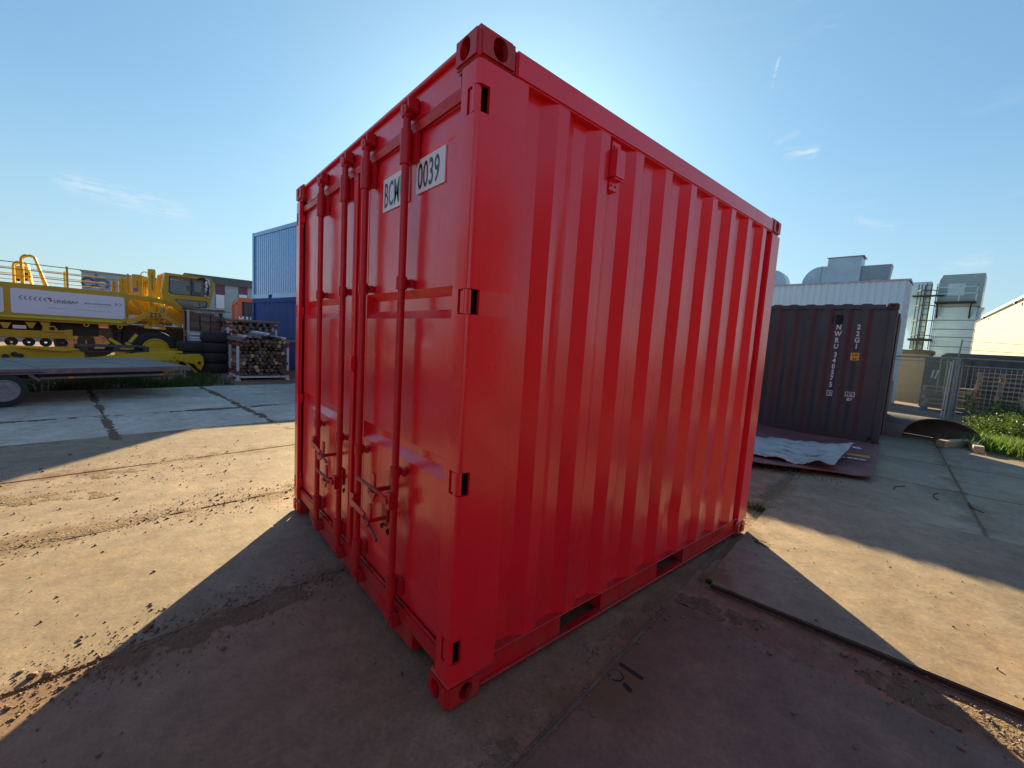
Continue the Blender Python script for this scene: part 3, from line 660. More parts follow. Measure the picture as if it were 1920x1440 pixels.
def wheel(root, x, y, z, r, wd, rim_r, rimmat, name='wheel', n=28, dep=.05):
    """tyre as the part, its rim and hub as sub-parts; axle along local y, outer face at y"""
    h = wd
    t = MB().lathe([(rim_r, .02), (rim_r+.04*r, .0), (r*.90, .006), (r*.985, h*.10), (r, h*.22), (r, h*.78), (r*.985, h*.90), (r*.9, h*.995), (rim_r, h-.02)], (x, y, z), 'y', n).build(name, TYRE, root, smooth=45)
    rm = MB().lathe([(rim_r+.004, .012), (rim_r+.004, h-.02), (rim_r*.9, h-.03), (rim_r*.86, dep+.02), (rim_r*.55, dep), (rim_r*.52, dep+.03), (rim_r*.2, dep+.03), (.004, dep+.03), (.004, dep+.005), (rim_r*.22, dep+.005), (rim_r*.50, dep-.02), (rim_r*.84, dep-.012), (rim_r*.93, .006)], (x, y, z), 'y', n).build('rim', rimmat, t, smooth=35)
    hb = MB().lathe([(.004, dep-.02), (rim_r*.26, dep-.02), (rim_r*.28, dep+.01), (.004, dep+.01)], (x, y, z), 'y', 14)
    for k in range(8):
        a = 2*math.pi*k/8; hb.tube((x + rim_r*.38*math.cos(a), y+dep-.012, z + rim_r*.38*math.sin(a)), (x + rim_r*.38*math.cos(a), y+dep+.02, z + rim_r*.38*math.sin(a)), rim_r*.045, 6)
    hb.build('hub', rimmat, t, smooth=40)
    return t
def rrect(x0, x1, z0, z1, r, n=4):
    P = []
    for cx, cz, a0 in ((x1-r, z1-r, 0), (x0+r, z1-r, 90), (x0+r, z0+r, 180), (x1-r, z0+r, 270)):
        P += [(cx + r*math.cos(R(a0+90*i/n)), cz + r*math.sin(R(a0+90*i/n))) for i in range(n+1)]
    return P
XZ = lambda a, b, d: (a, d, b)

# --- yellow barrier machine
MO = G(292, 691); MF = Frame(MO, 97.5)
mach = thing('barrier_machine', 'long yellow barrier moving machine with white side panels and glazed cab', 'machine', (MO.x, MO.y, GZ), MF.a)
def Q(x, y, d=0.0): p = MF.px(x, y, d); return (p.x, p.z)
S0 = -6.0
MB().box(S0, -.585, 0, 2.3, 1.372, 2.236).build('chassis_beam', YEL, mach, bevel=.02, seg=2)
for a, c in ((-2.815, -.672), (-5.1, -2.93)):
    pnl = MB().prism(rrect(a, c, 1.468, 2.100, .05), XZ, -.018, .005).build('side_panel', PANELW, mach)
    if a > -3:
        def tx(body, px, py, h, m_, xs=1.3, bold=.01): 
            s, z = Q(px, py); text_mesh('lettering', body, m_, pnl, (s, -.018, z), (1, 0, 0), (0, 0, 1), h, xs, bold=bold, lift=.003)
        tx('LINDSAY', 100.5, 565.5, .064, NAVYTXT, 1.28, .02)
        tx('ROAD', 158, 568.6, .032, NAVYTXT, 2.2, .02); tx('\u00b7', 181, 569.5, .05, NAVYTXT); tx('ZIPPER', 184.5, 570.5, .032, NAVYTXT, 1.95, .02)
        s, z = Q(97, 561.5); e = MB()
        e.prism([(s-.085, z+.05), (s, z+.05), (s, z-.045), (s-.03, z-.045), (s-.055, z-.0)], XZ, -.0215, -.017); e.build('emblem', REDTXT, pnl)
        for i in range(2): MB().bar((s-.06+.02*i, -.0225, z-.02+.012*i), (s-.008, -.0225, z+.03-.016*i), .002, .007).build('emblem_stripe', PANELW, pnl)
        for i in range(6):
            s, z = Q(35 + i*9.3, 556.2 + i*.85); c_ = MB().prism([(s+.035, z+.055), (s+.060, z+.055), (s+.022, z), (s+.060, z-.055), (s+.035, z-.055), (s-.004, z)], XZ, -.0215, -.017); c_.build('chevron', GREYTXT, pnl)
        for i in range(2):
            s, z = Q(220 + i*7.5, 570.5 + i*.6); c_ = MB().prism([(s-.035, z+.045), (s-.058, z+.045), (s-.022, z), (s-.058, z-.045), (s-.035, z-.045), (s+.004, z)], XZ, -.0215, -.017); c_.build('chevron', GREYTXT, pnl)
        for (x0, x1, y0, y1, th) in ((103, 139, 567.6, 569.0, .008), (184, 209, 574, 575, .006), (89, 128, 575.8, 578.3, .007), (140, 196, 579, 583.6, .007), (201, 209, 583.5, 584.5, .007)):
            a_, b_ = Q(x0, y0), Q(x1, y1); MB().bar((a_[0], -.0195, a_[1]), (b_[0], -.0195, b_[1]), .003, th).build('small_print', GREYTXT, pnl)
MB().box(S0, -.74, -.012, .0, 1.352, 1.40).build('reflective_strip', HIVIS, mach)
MB().box(S0, -.60, .06, 2.2, 1.285, 1.371).build('lower_chord', YEL, mach)
# deck rails near and far
for dep, top in ((.06, 2.755), (2.2, 2.755)):
    r_ = MB()
    for z in (2.755, 2.585, 2.42): r_.tube((S0, dep, z), (-.57 if dep < 1 else -.9, dep, z), .013, 6)
    r_.build('guard_rail', YEL, mach)
    for s in (-5.6, -3.7, -1.80, -.57): MB().box(s-.022, s+.022, dep-.02, dep+.02, 2.237, 2.80).build('rail_post', YEL, mach)
def arch(px0, pxt, px1, ytop, dep, r_=.028):
    a = MF.px(px0, 520, dep); b_ = MF.px(px1, 540, dep); t = MF.px(pxt, ytop, dep); zt = t.z
    x0 = a.x; pts = [(x0, dep, 2.24), (x0, dep, zt-.13)]
    for i in range(1, 8): an = R(180 - 150*i/8); pts.append((x0+.14 + .14*math.cos(an), dep, zt-.13 + .13*math.sin(an)))
    pts.append((b_.x, dep, 2.24)); return MB().path(pts, r_, 8).build('ladder_rail', YEL, mach, smooth=60)
arch(41, 50, 88, 477, .35); arch(43, 52, 84, 479, .62); arch(26, 33, 60, 489, 1.2); arch(29, 37, 62, 491, 1.5)
MB().prism([Q(29, 524, .9), Q(29, 498, .9), Q(45, 497, .9), Q(58, 510, .9), Q(58, 527, .9)], XZ, .9, 1.0).build('ladder_plate', YEL, mach)
for x, y in ((49, 513), (48, 523), (34, 524)):
    s, z = Q(x, y, .9); MB().tube((s, .895, z), (s, .89, z), .035, 10).build('ladder_hole', BLACK, mach)
# hydraulic columns on the deck
for i, (px, yt, wd, dep) in enumerate(((213, 527, .10, .7), (229, 519, .16, .6), (239, 520, .14, 1.1), (256, 514, .22, .5), (264, 516, .18, 1.0), (272, 520, .12, .7))):
    s, z = Q(px, yt, dep); c_ = MB().box(s-wd/2, s+wd/2, dep-.08, dep+.08, 2.20, z); c_.build('deck_column', YEL, mach, bevel=.015, seg=2)
    k = MB()
    for q in range(6): k.box(s-.012, s+.012, dep-.0835, dep-.079, 2.32+q*.06, 2.345+q*.06)
    k.build('peg_hole', BLACK, mach, kind='stuff')
s, z = Q(284, 504, .35)
MB().box(s-.085, s+.085, .28, .46, 2.10, z).build('mast', YELB, mach, bevel=.012, seg=2)
k = MB()
for q in range(9): k.box(s-.016, s+.016, .2755, .281, 2.42+q*.055, 2.445+q*.055)
k.build('peg_hole', BLACK, mach, kind='stuff')
MB().lathe([(.13, 0), (.18, 0), (.18, .05), (.13, .05)], (s, .37, 2.16), 'z', 16).build('mast_collar', YEL, mach)
pts = [(s-.14 + .09*math.cos(R(a)), .5, 2.86 + .09*math.sin(R(a))) for a in range(-20, 210, 20)]; MB().path(pts, .014, 6).build('hose', YEL, mach)
s_, z_ = Q(254, 543, .2); MB().box(s_-.05, s_+.06, .15, .25, z_-.05, z_+.07).build('control_box', mat('violet_grey', (.28, .2, .33), (.22, .16, .26), 6, .5), mach)
# truss between the beam and the cab with the number
NODE = dict
def brace(name, pts, w_, d0=.0, d1=.16, m_=YEL): return MB().bar((*[pts[0][0]], (d0+d1)/2, pts[0][1]), (pts[1][0], (d0+d1)/2, pts[1][1]), abs(d1-d0), w_, up=(0, 1, 0) if False else (0, 0, 1)).build(name, m_, mach, bevel=.01)
MB().prism([Q(238, 551), Q(252, 552), Q(318, 562), Q(344, 577), Q(344, 586), Q(316, 570), Q(250, 559.5), Q(238, 565)], XZ, .0, .2).build('upper_chord', YEL, mach, bevel=.008)
MB().prism([Q(237, 563), Q(241, 563), Q(241, 606), Q(237, 606)], XZ, .0, .2).build('end_post', YEL, mach)
brace('brace', (Q(248, 562), Q(273, 589)), .085); brace('brace', (Q(320, 577), Q(309, 590)), .075)
MB().prism([Q(237, 599), Q(246, 598), Q(277, 583), Q(306, 586), Q(341, 606), Q(341, 614), Q(305, 596), Q(276, 595), Q(247, 607.5), Q(237, 607)], XZ, -.02, .18).build('lower_chord', YEL, mach, bevel=.008)
s, z = Q(279.5, 592.8); text_mesh('number', '225', INK, mach, (s, -.022, z), (1, 0, 0), (0, 0, 1), .125, 1.08, bold=.022, lift=.003)
MB().box(Q(241, 590)[0], Q(262, 590)[0], .25, .3, Q(250, 601)[1], Q(250, 590)[1]).build('inner_panel', PANELW, mach)
MB().box(-.58, 1.2, 1.0, 2.2, 1.42, 2.10).build('engine_housing', YEL, mach, bevel=.02)
s, z = Q(287, 575, .35); MB().tube((s, .36, 1.25), (s, .36, 2.2), .115, 18).build('king_post', YELB, mach, smooth=50)
MB().tube((s+.24, .5, 1.45), (s+.24, .5, 2.1), .06, 12).build('hydraulic_ram', GALV, mach, smooth=50)
MB().prism([Q(307, 572, .3), Q(322, 574, .3), Q(336, 590, .3), Q(336, 612, .3), Q(318, 600, .3)], XZ, .3, .36).build('side_plate', YEL, mach)
for a, c in (((270, 611), (284, 601)), ((300, 601), (316, 612)), ((262, 612), (276, 606)), ((296, 604), (310, 613))): brace('steering_link', (Q(*a, .2), Q(*c, .2)), .03, .18, .24)
MB().prism([Q(270, 609.5), Q(311, 613.5), Q(311, 618), Q(270, 614.6)], XZ, -.05, .12).build('axle_beam', YELB, mach, bevel=.012, seg=2)
s, z = Q(285, 613.2); MB().bar((s, -.0515, z), (s+.15, -.0515, z-.005), .003, .05).build('warning_sticker', WHITESTICK, mach)
for x, y in ((162, 608), (225, 612)):
    s, z = Q(x, y); MB().lathe([(.035, 0), (.06, 0), (.06, .04), (.035, .04)], (s, .02, z), 'y', 14).build('tow_eye', YEL, mach)
wheel(mach, .015, -.02, .592+.012, .56, .42, .33, YELB, dep=.06)
wheel(mach, .015, 1.75, .592+.012, .56, .42, .33, YELB)
MB().tube((.015, .3, .62), (.015, 1.9, .62), .09, 12).build('axle', DARKST, mach)
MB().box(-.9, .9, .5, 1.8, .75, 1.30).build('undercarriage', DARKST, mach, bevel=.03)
for i in range(5):
    MB().tube((-.8+i*.1, .3+.1*i, .5), (-.75+i*.12, .4+.1*i, 1.2), .05, 8).build('hose', DARKST, mach)
# conveyor that carries the barrier, with its row of guide wheels
u0, u1 = Q(-60, 612)[0], Q(136, 620)[0]
MB().box(S0, u1, .10, .34, .835, 1.035).build('conveyor_beam', YEL, mach, bevel=.012)
MB().prism([Q(78, 621, .05), Q(80, 609, .05), Q(102, 610, .05), Q(110, 619, .05), Q(136, 617, .05), Q(137, 636, .05), Q(122, 636, .05), Q(120, 623, .05)], XZ, .06, .16).build('conveyor_head', YEL, mach, bevel=.008)
s, z = Q(98, 615, .05); MB().tube((s, .055, z), (s, .04, z), .05, 12).build('pivot_hole', BLACK, mach)
for i in range(9):
    s = -1.95 - i*.27 - .03*i; MB().lathe([(.03, 0), (.10, 0), (.115, .03), (.115, .12), (.10, .15), (.03, .15)], (s, .12, .72), 'y', 18).build('guide_wheel', TYRE, mach, smooth=40)
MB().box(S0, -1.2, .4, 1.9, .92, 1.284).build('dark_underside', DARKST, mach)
for px in (10, 58, 85): s, z = Q(px, 609, .12); MB().prism([(s-.1, z+.08), (s+.1, z+.08), (s+.03, z-.07), (s-.03, z-.07)], XZ, .1, .2).build('hanger', YEL, mach)
s, z = Q(36, 612, .1); MB().box(s-.11, s+.12, .08, .12, z-.04, z+.05).build('white_plate', WHITESTICK, mach)
# cab
cab_o = [Q(309, 510), Q(394, 521), Q(403.5, 533), Q(392, 577), Q(344, 578), Q(306, 562), Q(303, 545)]
win_u = [Q(316.5, 517.5), Q(320, 516), Q(393, 526), Q(395, 536), Q(390, 556.5), Q(386, 556), Q(320, 550), Q(315.5, 545)]
win_l = [Q(327, 561), Q(332, 559.5), Q(385, 564), Q(388.5, 568), Q(387, 577), Q(345, 577.5)]
def poly_with_holes(outer, holes, d0, d1):
    bm = bmesh.new(); es = []
    for lp_ in [outer] + holes:
        vs_ = [bm.verts.new((a, d0, b)) for a, b in lp_]; es += [bm.edges.new((vs_[i], vs_[(i+1) % len(vs_)])) for i in range(len(vs_))]
    bmesh.ops.triangle_fill(bm, use_beauty=True, use_dissolve=False, edges=es)
    fs = bm.faces[:]; r_ = bmesh.ops.extrude_face_region(bm, geom=fs); bmesh.ops.translate(bm, vec=(0, d1-d0, 0), verts=[v for v in r_['geom'] if isinstance(v, bmesh.types.BMVert)])
    bmesh.ops.recalc_face_normals(bm, faces=bm.faces); o = MB(); bm.verts.index_update(); o.v = [tuple(v.co) for v in bm.verts]; o.f = [tuple(v.index for v in f.verts) for f in bm.faces]; bm.free(); return o
cab = poly_with_holes(cab_o, [win_u, win_l], -.03, .03).build('cab_shell', YEL, mach)
def ringm(poly, off, d0, d1):
    cx = sum(p[0] for p in poly)/len(poly); cz = sum(p[1] for p in poly)/len(poly)
    inn = [(cx + (a-cx)*(1-off), cz + (b-cz)*(1-off*1.6)) for a, b in poly]
    return poly_with_holes(poly, [inn], d0, d1)
for wpoly in (win_u, win_l):
    ringm(wpoly, .045, -.042, .0).build('window_seal', RUBBER, cab)
    MB().prism(wpoly, XZ, -.006, .004).build('window_pane', CLEARG, cab)
a_, b_ = Q(358.5, 521), Q(358.5, 554); MB().bar((a_[0], -.03, a_[1]), (b_[0], -.03, b_[1]), .03, .022).build('window_bar', RUBBER, cab)
poly_with_holes(cab_o, [win_u, win_l], 1.25, 1.31).build('cab_shell', YEL, mach)
MB().prism([cab_o[0], cab_o[1], (cab_o[1][0], cab_o[1][1]-.04), (cab_o[0][0], cab_o[0][1]-.04)], XZ, .03, 1.25).build('cab_roof', YEL, mach)
MB().prism([cab_o[6], cab_o[0], (cab_o[0][0]+.05, cab_o[0][1]), (cab_o[6][0]+.05, cab_o[6][1])], XZ, .03, .25).build('cab_pillar', YEL, mach)
MB().prism([cab_o[2], cab_o[3], (cab_o[3][0]-.06, cab_o[3][1]), (cab_o[2][0]-.06, cab_o[2][1])], XZ, .03, .10).build('cab_pillar', YEL, mach)
MB().prism([cab_o[3], cab_o[4], (cab_o[4][0], cab_o[4][1]+.05), (cab_o[3][0], cab_o[3][1]+.05)], XZ, .03, 1.25).build('cab_floor', DARKST, mach)
s, z = Q(352, 540, .5); MB().box(s-.04, s+.05, .5, .55, z-.09, z+.08).build('cab_screen', GALV, mach)
MB().box(s+.12, s+.35, .5, .9, 2.36, 2.5).build('driver_seat', RUBBER, mach, bevel=.03); MB().box(s+.10, s+.18, .5, .9, 2.5, 2.85).build('driver_seat_back', RUBBER, mach, bevel=.03)
pts = [MF.px(372, 523, -.1), MF.px(380, 521, -.14), MF.px(388, 525, -.16), MF.px(391, 535, -.16), MF.px(389, 548, -.14), MF.px(387, 556, -.08)]
MB().path(pts, .035, 8).build('wrapped_mirror_arm', DARKST, mach, smooth=60)
b = MB()
for i in range(26):
    p = pts[2].lerp(pts[5], rnd.random()); b.obox((p.x+rnd.uniform(-.03, .06), p.y-.03, p.z+rnd.uniform(-.04, .04)), .05, .012, .10, Matrix.Rotation(rnd.uniform(-1, 1), 3, 'Y') @ Matrix.Rotation(rnd.uniform(-1, 1), 3, 'Z'))
b.build('torn_wrapping', PANELW, mach, kind='stuff')

# --- flatbed trailer
TO = G(8, 764); TF = Frame(TO, 111)
tr = thing('flatbed_trailer', 'low flatbed trailer with worn wooden deck standing in the left yard', 'trailer', (TO.x, TO.y, 0), TF.a)
BW = 2.45
MB().prism([(-3.2, .0), (2.50, .0), (2.44, .55), (2.62, BW), (-3.2, BW)], lambda a, b, d: (a, b, d), .545, .596).build('deck', BEDW, tr, bevel=.004)
for i in range(5): MB().box(-3.2 + i*1.2, -3.2 + i*1.2 + .012, .03, BW-.02, .5962, .5975).build('deck_joint', BLACK, tr)
MB().box(-3.2, 2.515, -.022, .022, .505, .585).build('side_rail', MAROON, tr, bevel=.006)
MB().box(-3.2, 2.515, BW-.022, BW+.022, .505, .585).build('side_rail', MAROON, tr, bevel=.006)
MB().bar((2.50, .0, .535), (2.62, BW, .535), .07, .09).build('end_rail', MAROON, tr)
MB().box(.40, 2.44, .0, .035, .415, .452).build('side_guard', MAROON, tr, bevel=.004)
MB().bar((.28, .02, .50), (.40, .02, .40), .035, .04).build('guard_bracket', MAROON, tr)
MB().box(2.41, 2.45, .0, .04, .36, .52).build('end_post', MAROON, tr); MB().box(2.33, 2.37, .0, .04, .44, .52).build('end_post', MAROON, tr)
for px in (132.5, 303.5):
    s = TF.px(px, 706).x; MB().box(s-.035, s+.035, -.012, .0, .418, .452).build('side_reflector', AMBER, tr, bevel=.004)
for s in (.4, 1.1, 1.8): MB().box(s, s+.06, .05, BW-.05, .47, .54).build('cross_member', DARKST, tr)
MB().box(-3, 2.3, .6, .68, .38, .53).build('long_member', DARKST, tr); MB().box(-3, 2.3, 1.75, 1.83, .38, .53).build('long_member', DARKST, tr)
wheel(tr, .009, -.02, .262, .262, .19, .168, RIMG, dep=.035); wheel(tr, -.62, -.02, .262, .262, .19, .168, RIMG, dep=.035)
wheel(tr, .009, BW-.2, .262, .262, .19, .168, RIMG); wheel(tr, -.62, BW-.2, .262, .262, .19, .168, RIMG)
MB().tube((.009, .1, .262), (.009, BW-.1, .262), .03, 8).build('axle', DARKST, tr); MB().tube((-.62, .1, .262), (-.62, BW-.1, .262), .03, 8).build('axle', DARKST, tr)
MB().box(.42, .44, .1, .12, .18, .42).build('mud_flap_stay', DARKST, tr)
for s in (-.31,): MB().box(s-.75, s+.75, -.03, .19, .53, .544).build('mudguard', DARKST, tr)
MB().bar((.05, .2, .3), (.05, .2, .55), .05).build('spring_hanger', DARKST, tr); MB().bar((-.6, .2, .3), (-.6, .2, .55), .05).build('spring_hanger', DARKST, tr)

# --- yellow hydraulic frame lying behind the trailer, a dark pallet on top
FO = G(378, 699); FF = Frame((FO.x+.1, FO.y), 104)
fr = thing('hydraulic_frame', 'bright yellow hydraulic lifting frame lying behind the flatbed trailer', 'frame', (FF.o.x, FF.o.y, GZ), FF.a)
def K(x, y, d=0.0): p = FF.px(x, y, d); return (p.x, max(p.z+.014, .0))
MB().prism([K(331, 664.5), K(374, 664), K(381, 668), K(383, 682), K(377, 695), K(372, 692), K(365, 683), K(338, 677), K(322, 672)], XZ, .0, .06).build('boom_plate', YELB, fr, bevel=.008)
MB().prism([K(340, 670, .4), K(374, 668, .4), K(376, 696, .4), K(370, 695, .4), K(350, 678, .4)], XZ, .40, .46).build('boom_plate', YELB, fr)
s, z = K(373.5, 680.5); MB().tube((s, -.004, z), (s, .002, z), .045, 14).build('boom_pin_hole', BLACK, fr)
MB().prism([K(345, 678), K(352, 680), K(374, 700), K(369, 700)], XZ, .05, .16).build('boom_foot', YELB, fr)
s, z = K(326, 671); MB().lathe([(.03, 0), (.085, 0), (.085, .08), (.03, .08)], (s, -.04, z), 'y', 16).build('boom_pivot', YELB, fr)
MB().prism([K(160, 672), K(278, 659), K(330, 662), K(331, 676), K(270, 678), K(160, 688)], XZ, .0, .12).build('boom_arm', YELB, fr, bevel=.01)
MB().prism([K(278, 657), K(347, 659.5), K(347, 663), K(278, 662)], XZ, .2, .3).build('boom_strut', YELB, fr)
MB().prism([K(-80, 655), K(20, 648), K(118, 652), K(160, 660), K(160, 690), K(60, 690), K(-80, 690)], XZ, .05, .25).build('frame_beam', YELB, fr, bevel=.02)
MB().prism([K(-80, 672), K(150, 672), K(150, 700), K(-80, 700)], XZ, .3, .5).build('frame_beam', YELB, fr)
MB().prism([K(35, 651), K(120, 650), K(150, 655), K(118, 659)], XZ, -.05, .05).build('frame_flange', YELB, fr)
for (a, c) in (((205, 634), (232, 650)), ((256, 626), (243, 641)), ((192, 648), (204, 640)), ((236, 642), (262, 656)), ((0, 662), (25, 645))):
    p, q = FF.px(*a, 1.2), FF.px(*c, 1.2); MB().bar(p, q, .06, .07).build('strut', YELB, fr)
for s_ in (-1.6, -.5): MB().box(s_-.04, s_+.04, .3, 1.4, .0, .60).build('stand', YELB, fr)
MB().bar((-1.9, 1.2, .62), (.1, 1.2, .62), .09).build('rear_beam', YELB, fr)
MB().box(-2.1, -.1, .3, 1.3, .0, .10).build('ground_skid', YELB, fr)
for (x, y) in ((10, 668), (27, 664), (38, 667)): s, z = K(x, y, -.05); MB().tube((s, -.09, z), (s, -.02, z), .055, 12).build('coupling', DARKST, fr)
po = FF.px(213, 658, .35); PW = FF.px(277, 658, .35).x - FF.px(150, 658, .35).x
pz = (FF.px(213, 663, .2).z)
def pallet(name, label, loc, rz, material, L=1.2, Wd=.8, group=None, tilt=0):
    t = thing(name, label, 'pallet', loc, rz, group)
    for i in range(5): y = -Wd/2 + i*(Wd-.12)/4; MB().box(-L/2, L/2, y, y+.12, .122, .144).build('deck_board', material, t)
    for i in range(3): x = -L/2 + i*(L-.12)/2; MB().box(x, x+.12, -Wd/2, Wd/2, .100, .1215).build('cross_board', material, t)
    for i in range(3):
        y = -Wd/2 + i*(Wd-.10)/2
        MB().box(-L/2, L/2, y, y+.10, .0, .020).build('runner', material, t)
        for j in range(3): x = -L/2 + j*(L-.12)/2; MB().box(x, x+.12, y, y+.10, .0205, .0995).build('block', material, t)
    return t
WOODD = mat('dark_wet_wood', (.085, .08, .085), (.055, .05, .053), 3, .75, bump=.4, bscale=30, stretch=(.6, 6, 6))
wp = FF.o + FF.X*po.x + FF.Y*.45
pallet('wooden_pallet', 'dark grey wooden pallet lying on the yellow hydraulic frame', (wp.x, wp.y, max(.62, pz-.02)+GZ), FF.a, WOODD, L=PW*.98, Wd=.9)

# --- truck parked behind the machine: its wheels show under the beam
tk0 = MO + MF.Y*5.0; TKF = Frame((tk0.x, tk0.y), 97.5)
tk = thing('truck', 'dark truck parked behind the yellow machine, its wheels showing underneath', 'truck', (tk0.x, tk0.y, GZ), TKF.a)
c1 = TKF.px(140, 631); c2 = TKF.px(182, 631); rr_ = abs(TKF.px(140, 615).z - TKF.px(140, 631).z)*1.55
rr_ = .52; WH = mat('white_rust_rim', (.42, .38, .36), (.3, .12, .09), 9, .55)
for s in (c1.x, c2.x, c2.x+1.35): wheel(tk, s, 0, rr_, rr_, .3, .30, WH, dep=.09)
MB().box(c1.x-4, c2.x+2.5, .2, 2.2, .78, 1.05).build('truck_chassis', DARKST, tk)
MB().box(c1.x+.5, c2.x+.6, -.02, .02, 1.12, 1.26).build('orange_side_board', ORANGE, tk)
MB().box(c1.x-4, c2.x+2.2, .0, 2.3, 1.30, 1.42).build('truck_bed', DARKST, tk)

# --- stack of tyres
def tyre(loc, label, r=.40, w_=.31, rx=None):
    o = MB().lathe([(.22, .04), (r*.72, .0), (r*.93, .02), (r, .07), (r, w_-.07), (r*.93, w_-.02), (r*.72, w_), (.22, w_-.04)], (0, 0, 0), 'z', 30).build('tyre', TYRE, None, smooth=40)
    o.location = loc; o.rotation_euler = (0, 0, rnd.random()*6); return tag(o, label, 'tyre', 'tyres stacked beside the timber rack')
tb = G(405, 697); TBY = onX(404, 650, -14.62).y; tl = onX(361, 660, -14.72)
for i in range(4): tyre((-14.62+rnd.uniform(-.03, .03), TBY+rnd.uniform(-.03, .03), GZ+i*.312), ['lowest tyre of the taller stack next to the timber rack', 'second tyre from the ground in the taller stack', 'third tyre from the ground in the taller stack', 'topmost tyre of the taller stack next to the timber rack'][i])
for i in range(3): tyre((-14.72, tl.y+.02, GZ+i*.312), ['lowest tyre of the shorter stack behind the yellow boom', 'middle tyre of the shorter stack behind the yellow boom', 'topmost tyre of the shorter stack behind the yellow boom'][i])

# --- wire mesh crates with wood, one on the other
def mesh_crate(loc, rz, label, L=1.24, D=.85, H=.92):
    L, D = CRL, CRD
    t = thing('wire_crate', label, 'crate', loc, rz, 'wire mesh crates stacked behind the tyres')
    for x in (0, L):
        for y in (0, D): MB().box(x-.03, x+.03, y-.03, y+.03, 0, H).build('corner_post', GALV, t)
    for z in (.10, H-.02):
        for y in (0, D): MB().box(.031, L-.031, y-.02, y+.02, z-.02, z+.02).build('rail', GALV, t)
        for x in (0, L): MB().box(x-.02, x+.02, .031, D-.031, z-.02, z+.02).build('rail', GALV, t)
    MB().box(.031, L-.031, .031, D-.031, .08, .10).build('crate_floor', DARKST, t)
    w_ = MB()
    for y in (0, D):
        for i in range(1, 20): w_.box(i*L/20-.002, i*L/20+.002, y-.002, y+.002, .12, H-.04)
        for j in range(1, 14): w_.box(.03, L-.03, y-.006, y-.0035, .12+j*(H-.16)/14-.002, .12+j*(H-.16)/14+.002)
    for x in (0, L):
        for i in range(1, 14): w_.box(x-.003, x+.003, i*D/14-.003, i*D/14+.003, .12, H-.04)
        for j in range(1, 14): w_.box(x-.006, x-.0035, .03, D-.03, .12+j*(H-.16)/14-.002, .12+j*(H-.16)/14+.002)
    w_.build('wire_mesh', DARKST, t, kind='stuff'); return t
ca_ = onX(353, 620, -15.20); cr = Frame(ca_, 97.5); p = cr.o.copy(); CRL = cr.px(420, 620).x; CRD = .50
mesh_crate((p.x, p.y, GZ), cr.a, 'lower wire mesh crate behind the tyre stack', H=1.10)
mesh_crate((p.x, p.y, GZ+1.105), cr.a, 'upper wire mesh crate filled with bricks and timber, behind the tyres', H=.78)
BRICKW = mat('pale_brick_wood', (.33, .24, .19), (.24, .16, .12), 5, .85, rand=.3)
zc_ = GZ+1.105+.10
def block(i, lx, ly, z, rz, name, label, grp):
    o = link(name, BME[i]); q = p + cr.X*lx + cr.Y*ly; o.location = (q.x, q.y, z); o.rotation_euler = (0, 0, cr.a+rz); return tag(o, label, 'wood' if i == 0 else 'block', grp)
BME = []
for x, m_, nm in ((MB().box(-.30, .30, -.05, .05, 0, .075), BRICKW, 'board'), (MB().box(-.12, .12, -.06, .06, 0, .075), BRICKW, 'block')):
    me = bpy.data.meshes.new(nm); me.from_pydata(x.v, [], x.f); me.materials.append(m_); BME.append(me)
for lay in range(7):
    for i in range(int((CRL-.1)/.27)):
        for j in range(2): block(1, .18 + i*.27 + rnd.uniform(-.01, .01), .12 + j*.20, zc_ + lay*.0765, rnd.uniform(-.03, .03), 'wood_block', 'pale wood block packed in the upper wire mesh crate', 'wood blocks in the wire crate')
for i in range(1): block(0, .42, .15, zc_ + 7*.0765+.001, .05-.1*i, 'board', 'short board on top of the blocks in the upper wire crate', 'boards in the wire crate')
top = GZ+1.105+.78
for i in range(8):
    l = rnd.uniform(.7, 1.15); o = MB().box(-l/2, l/2, -.06, .06, 0, .028).build('old_plank', WOODD if i % 2 else WOODG, None)
    q = p + cr.X*(CRL/2 + rnd.uniform(-.15, .2)) + cr.Y*(-.02 + .125*(i % 4)); o.location = (q.x, q.y, top + .004 + .030*(i//4)); o.rotation_euler = (0, 0, cr.a + (rnd.uniform(-.03, .03)))
    tag(o, 'old dark plank lying across the upper wire mesh crate', 'plank', 'planks on the wire crate')

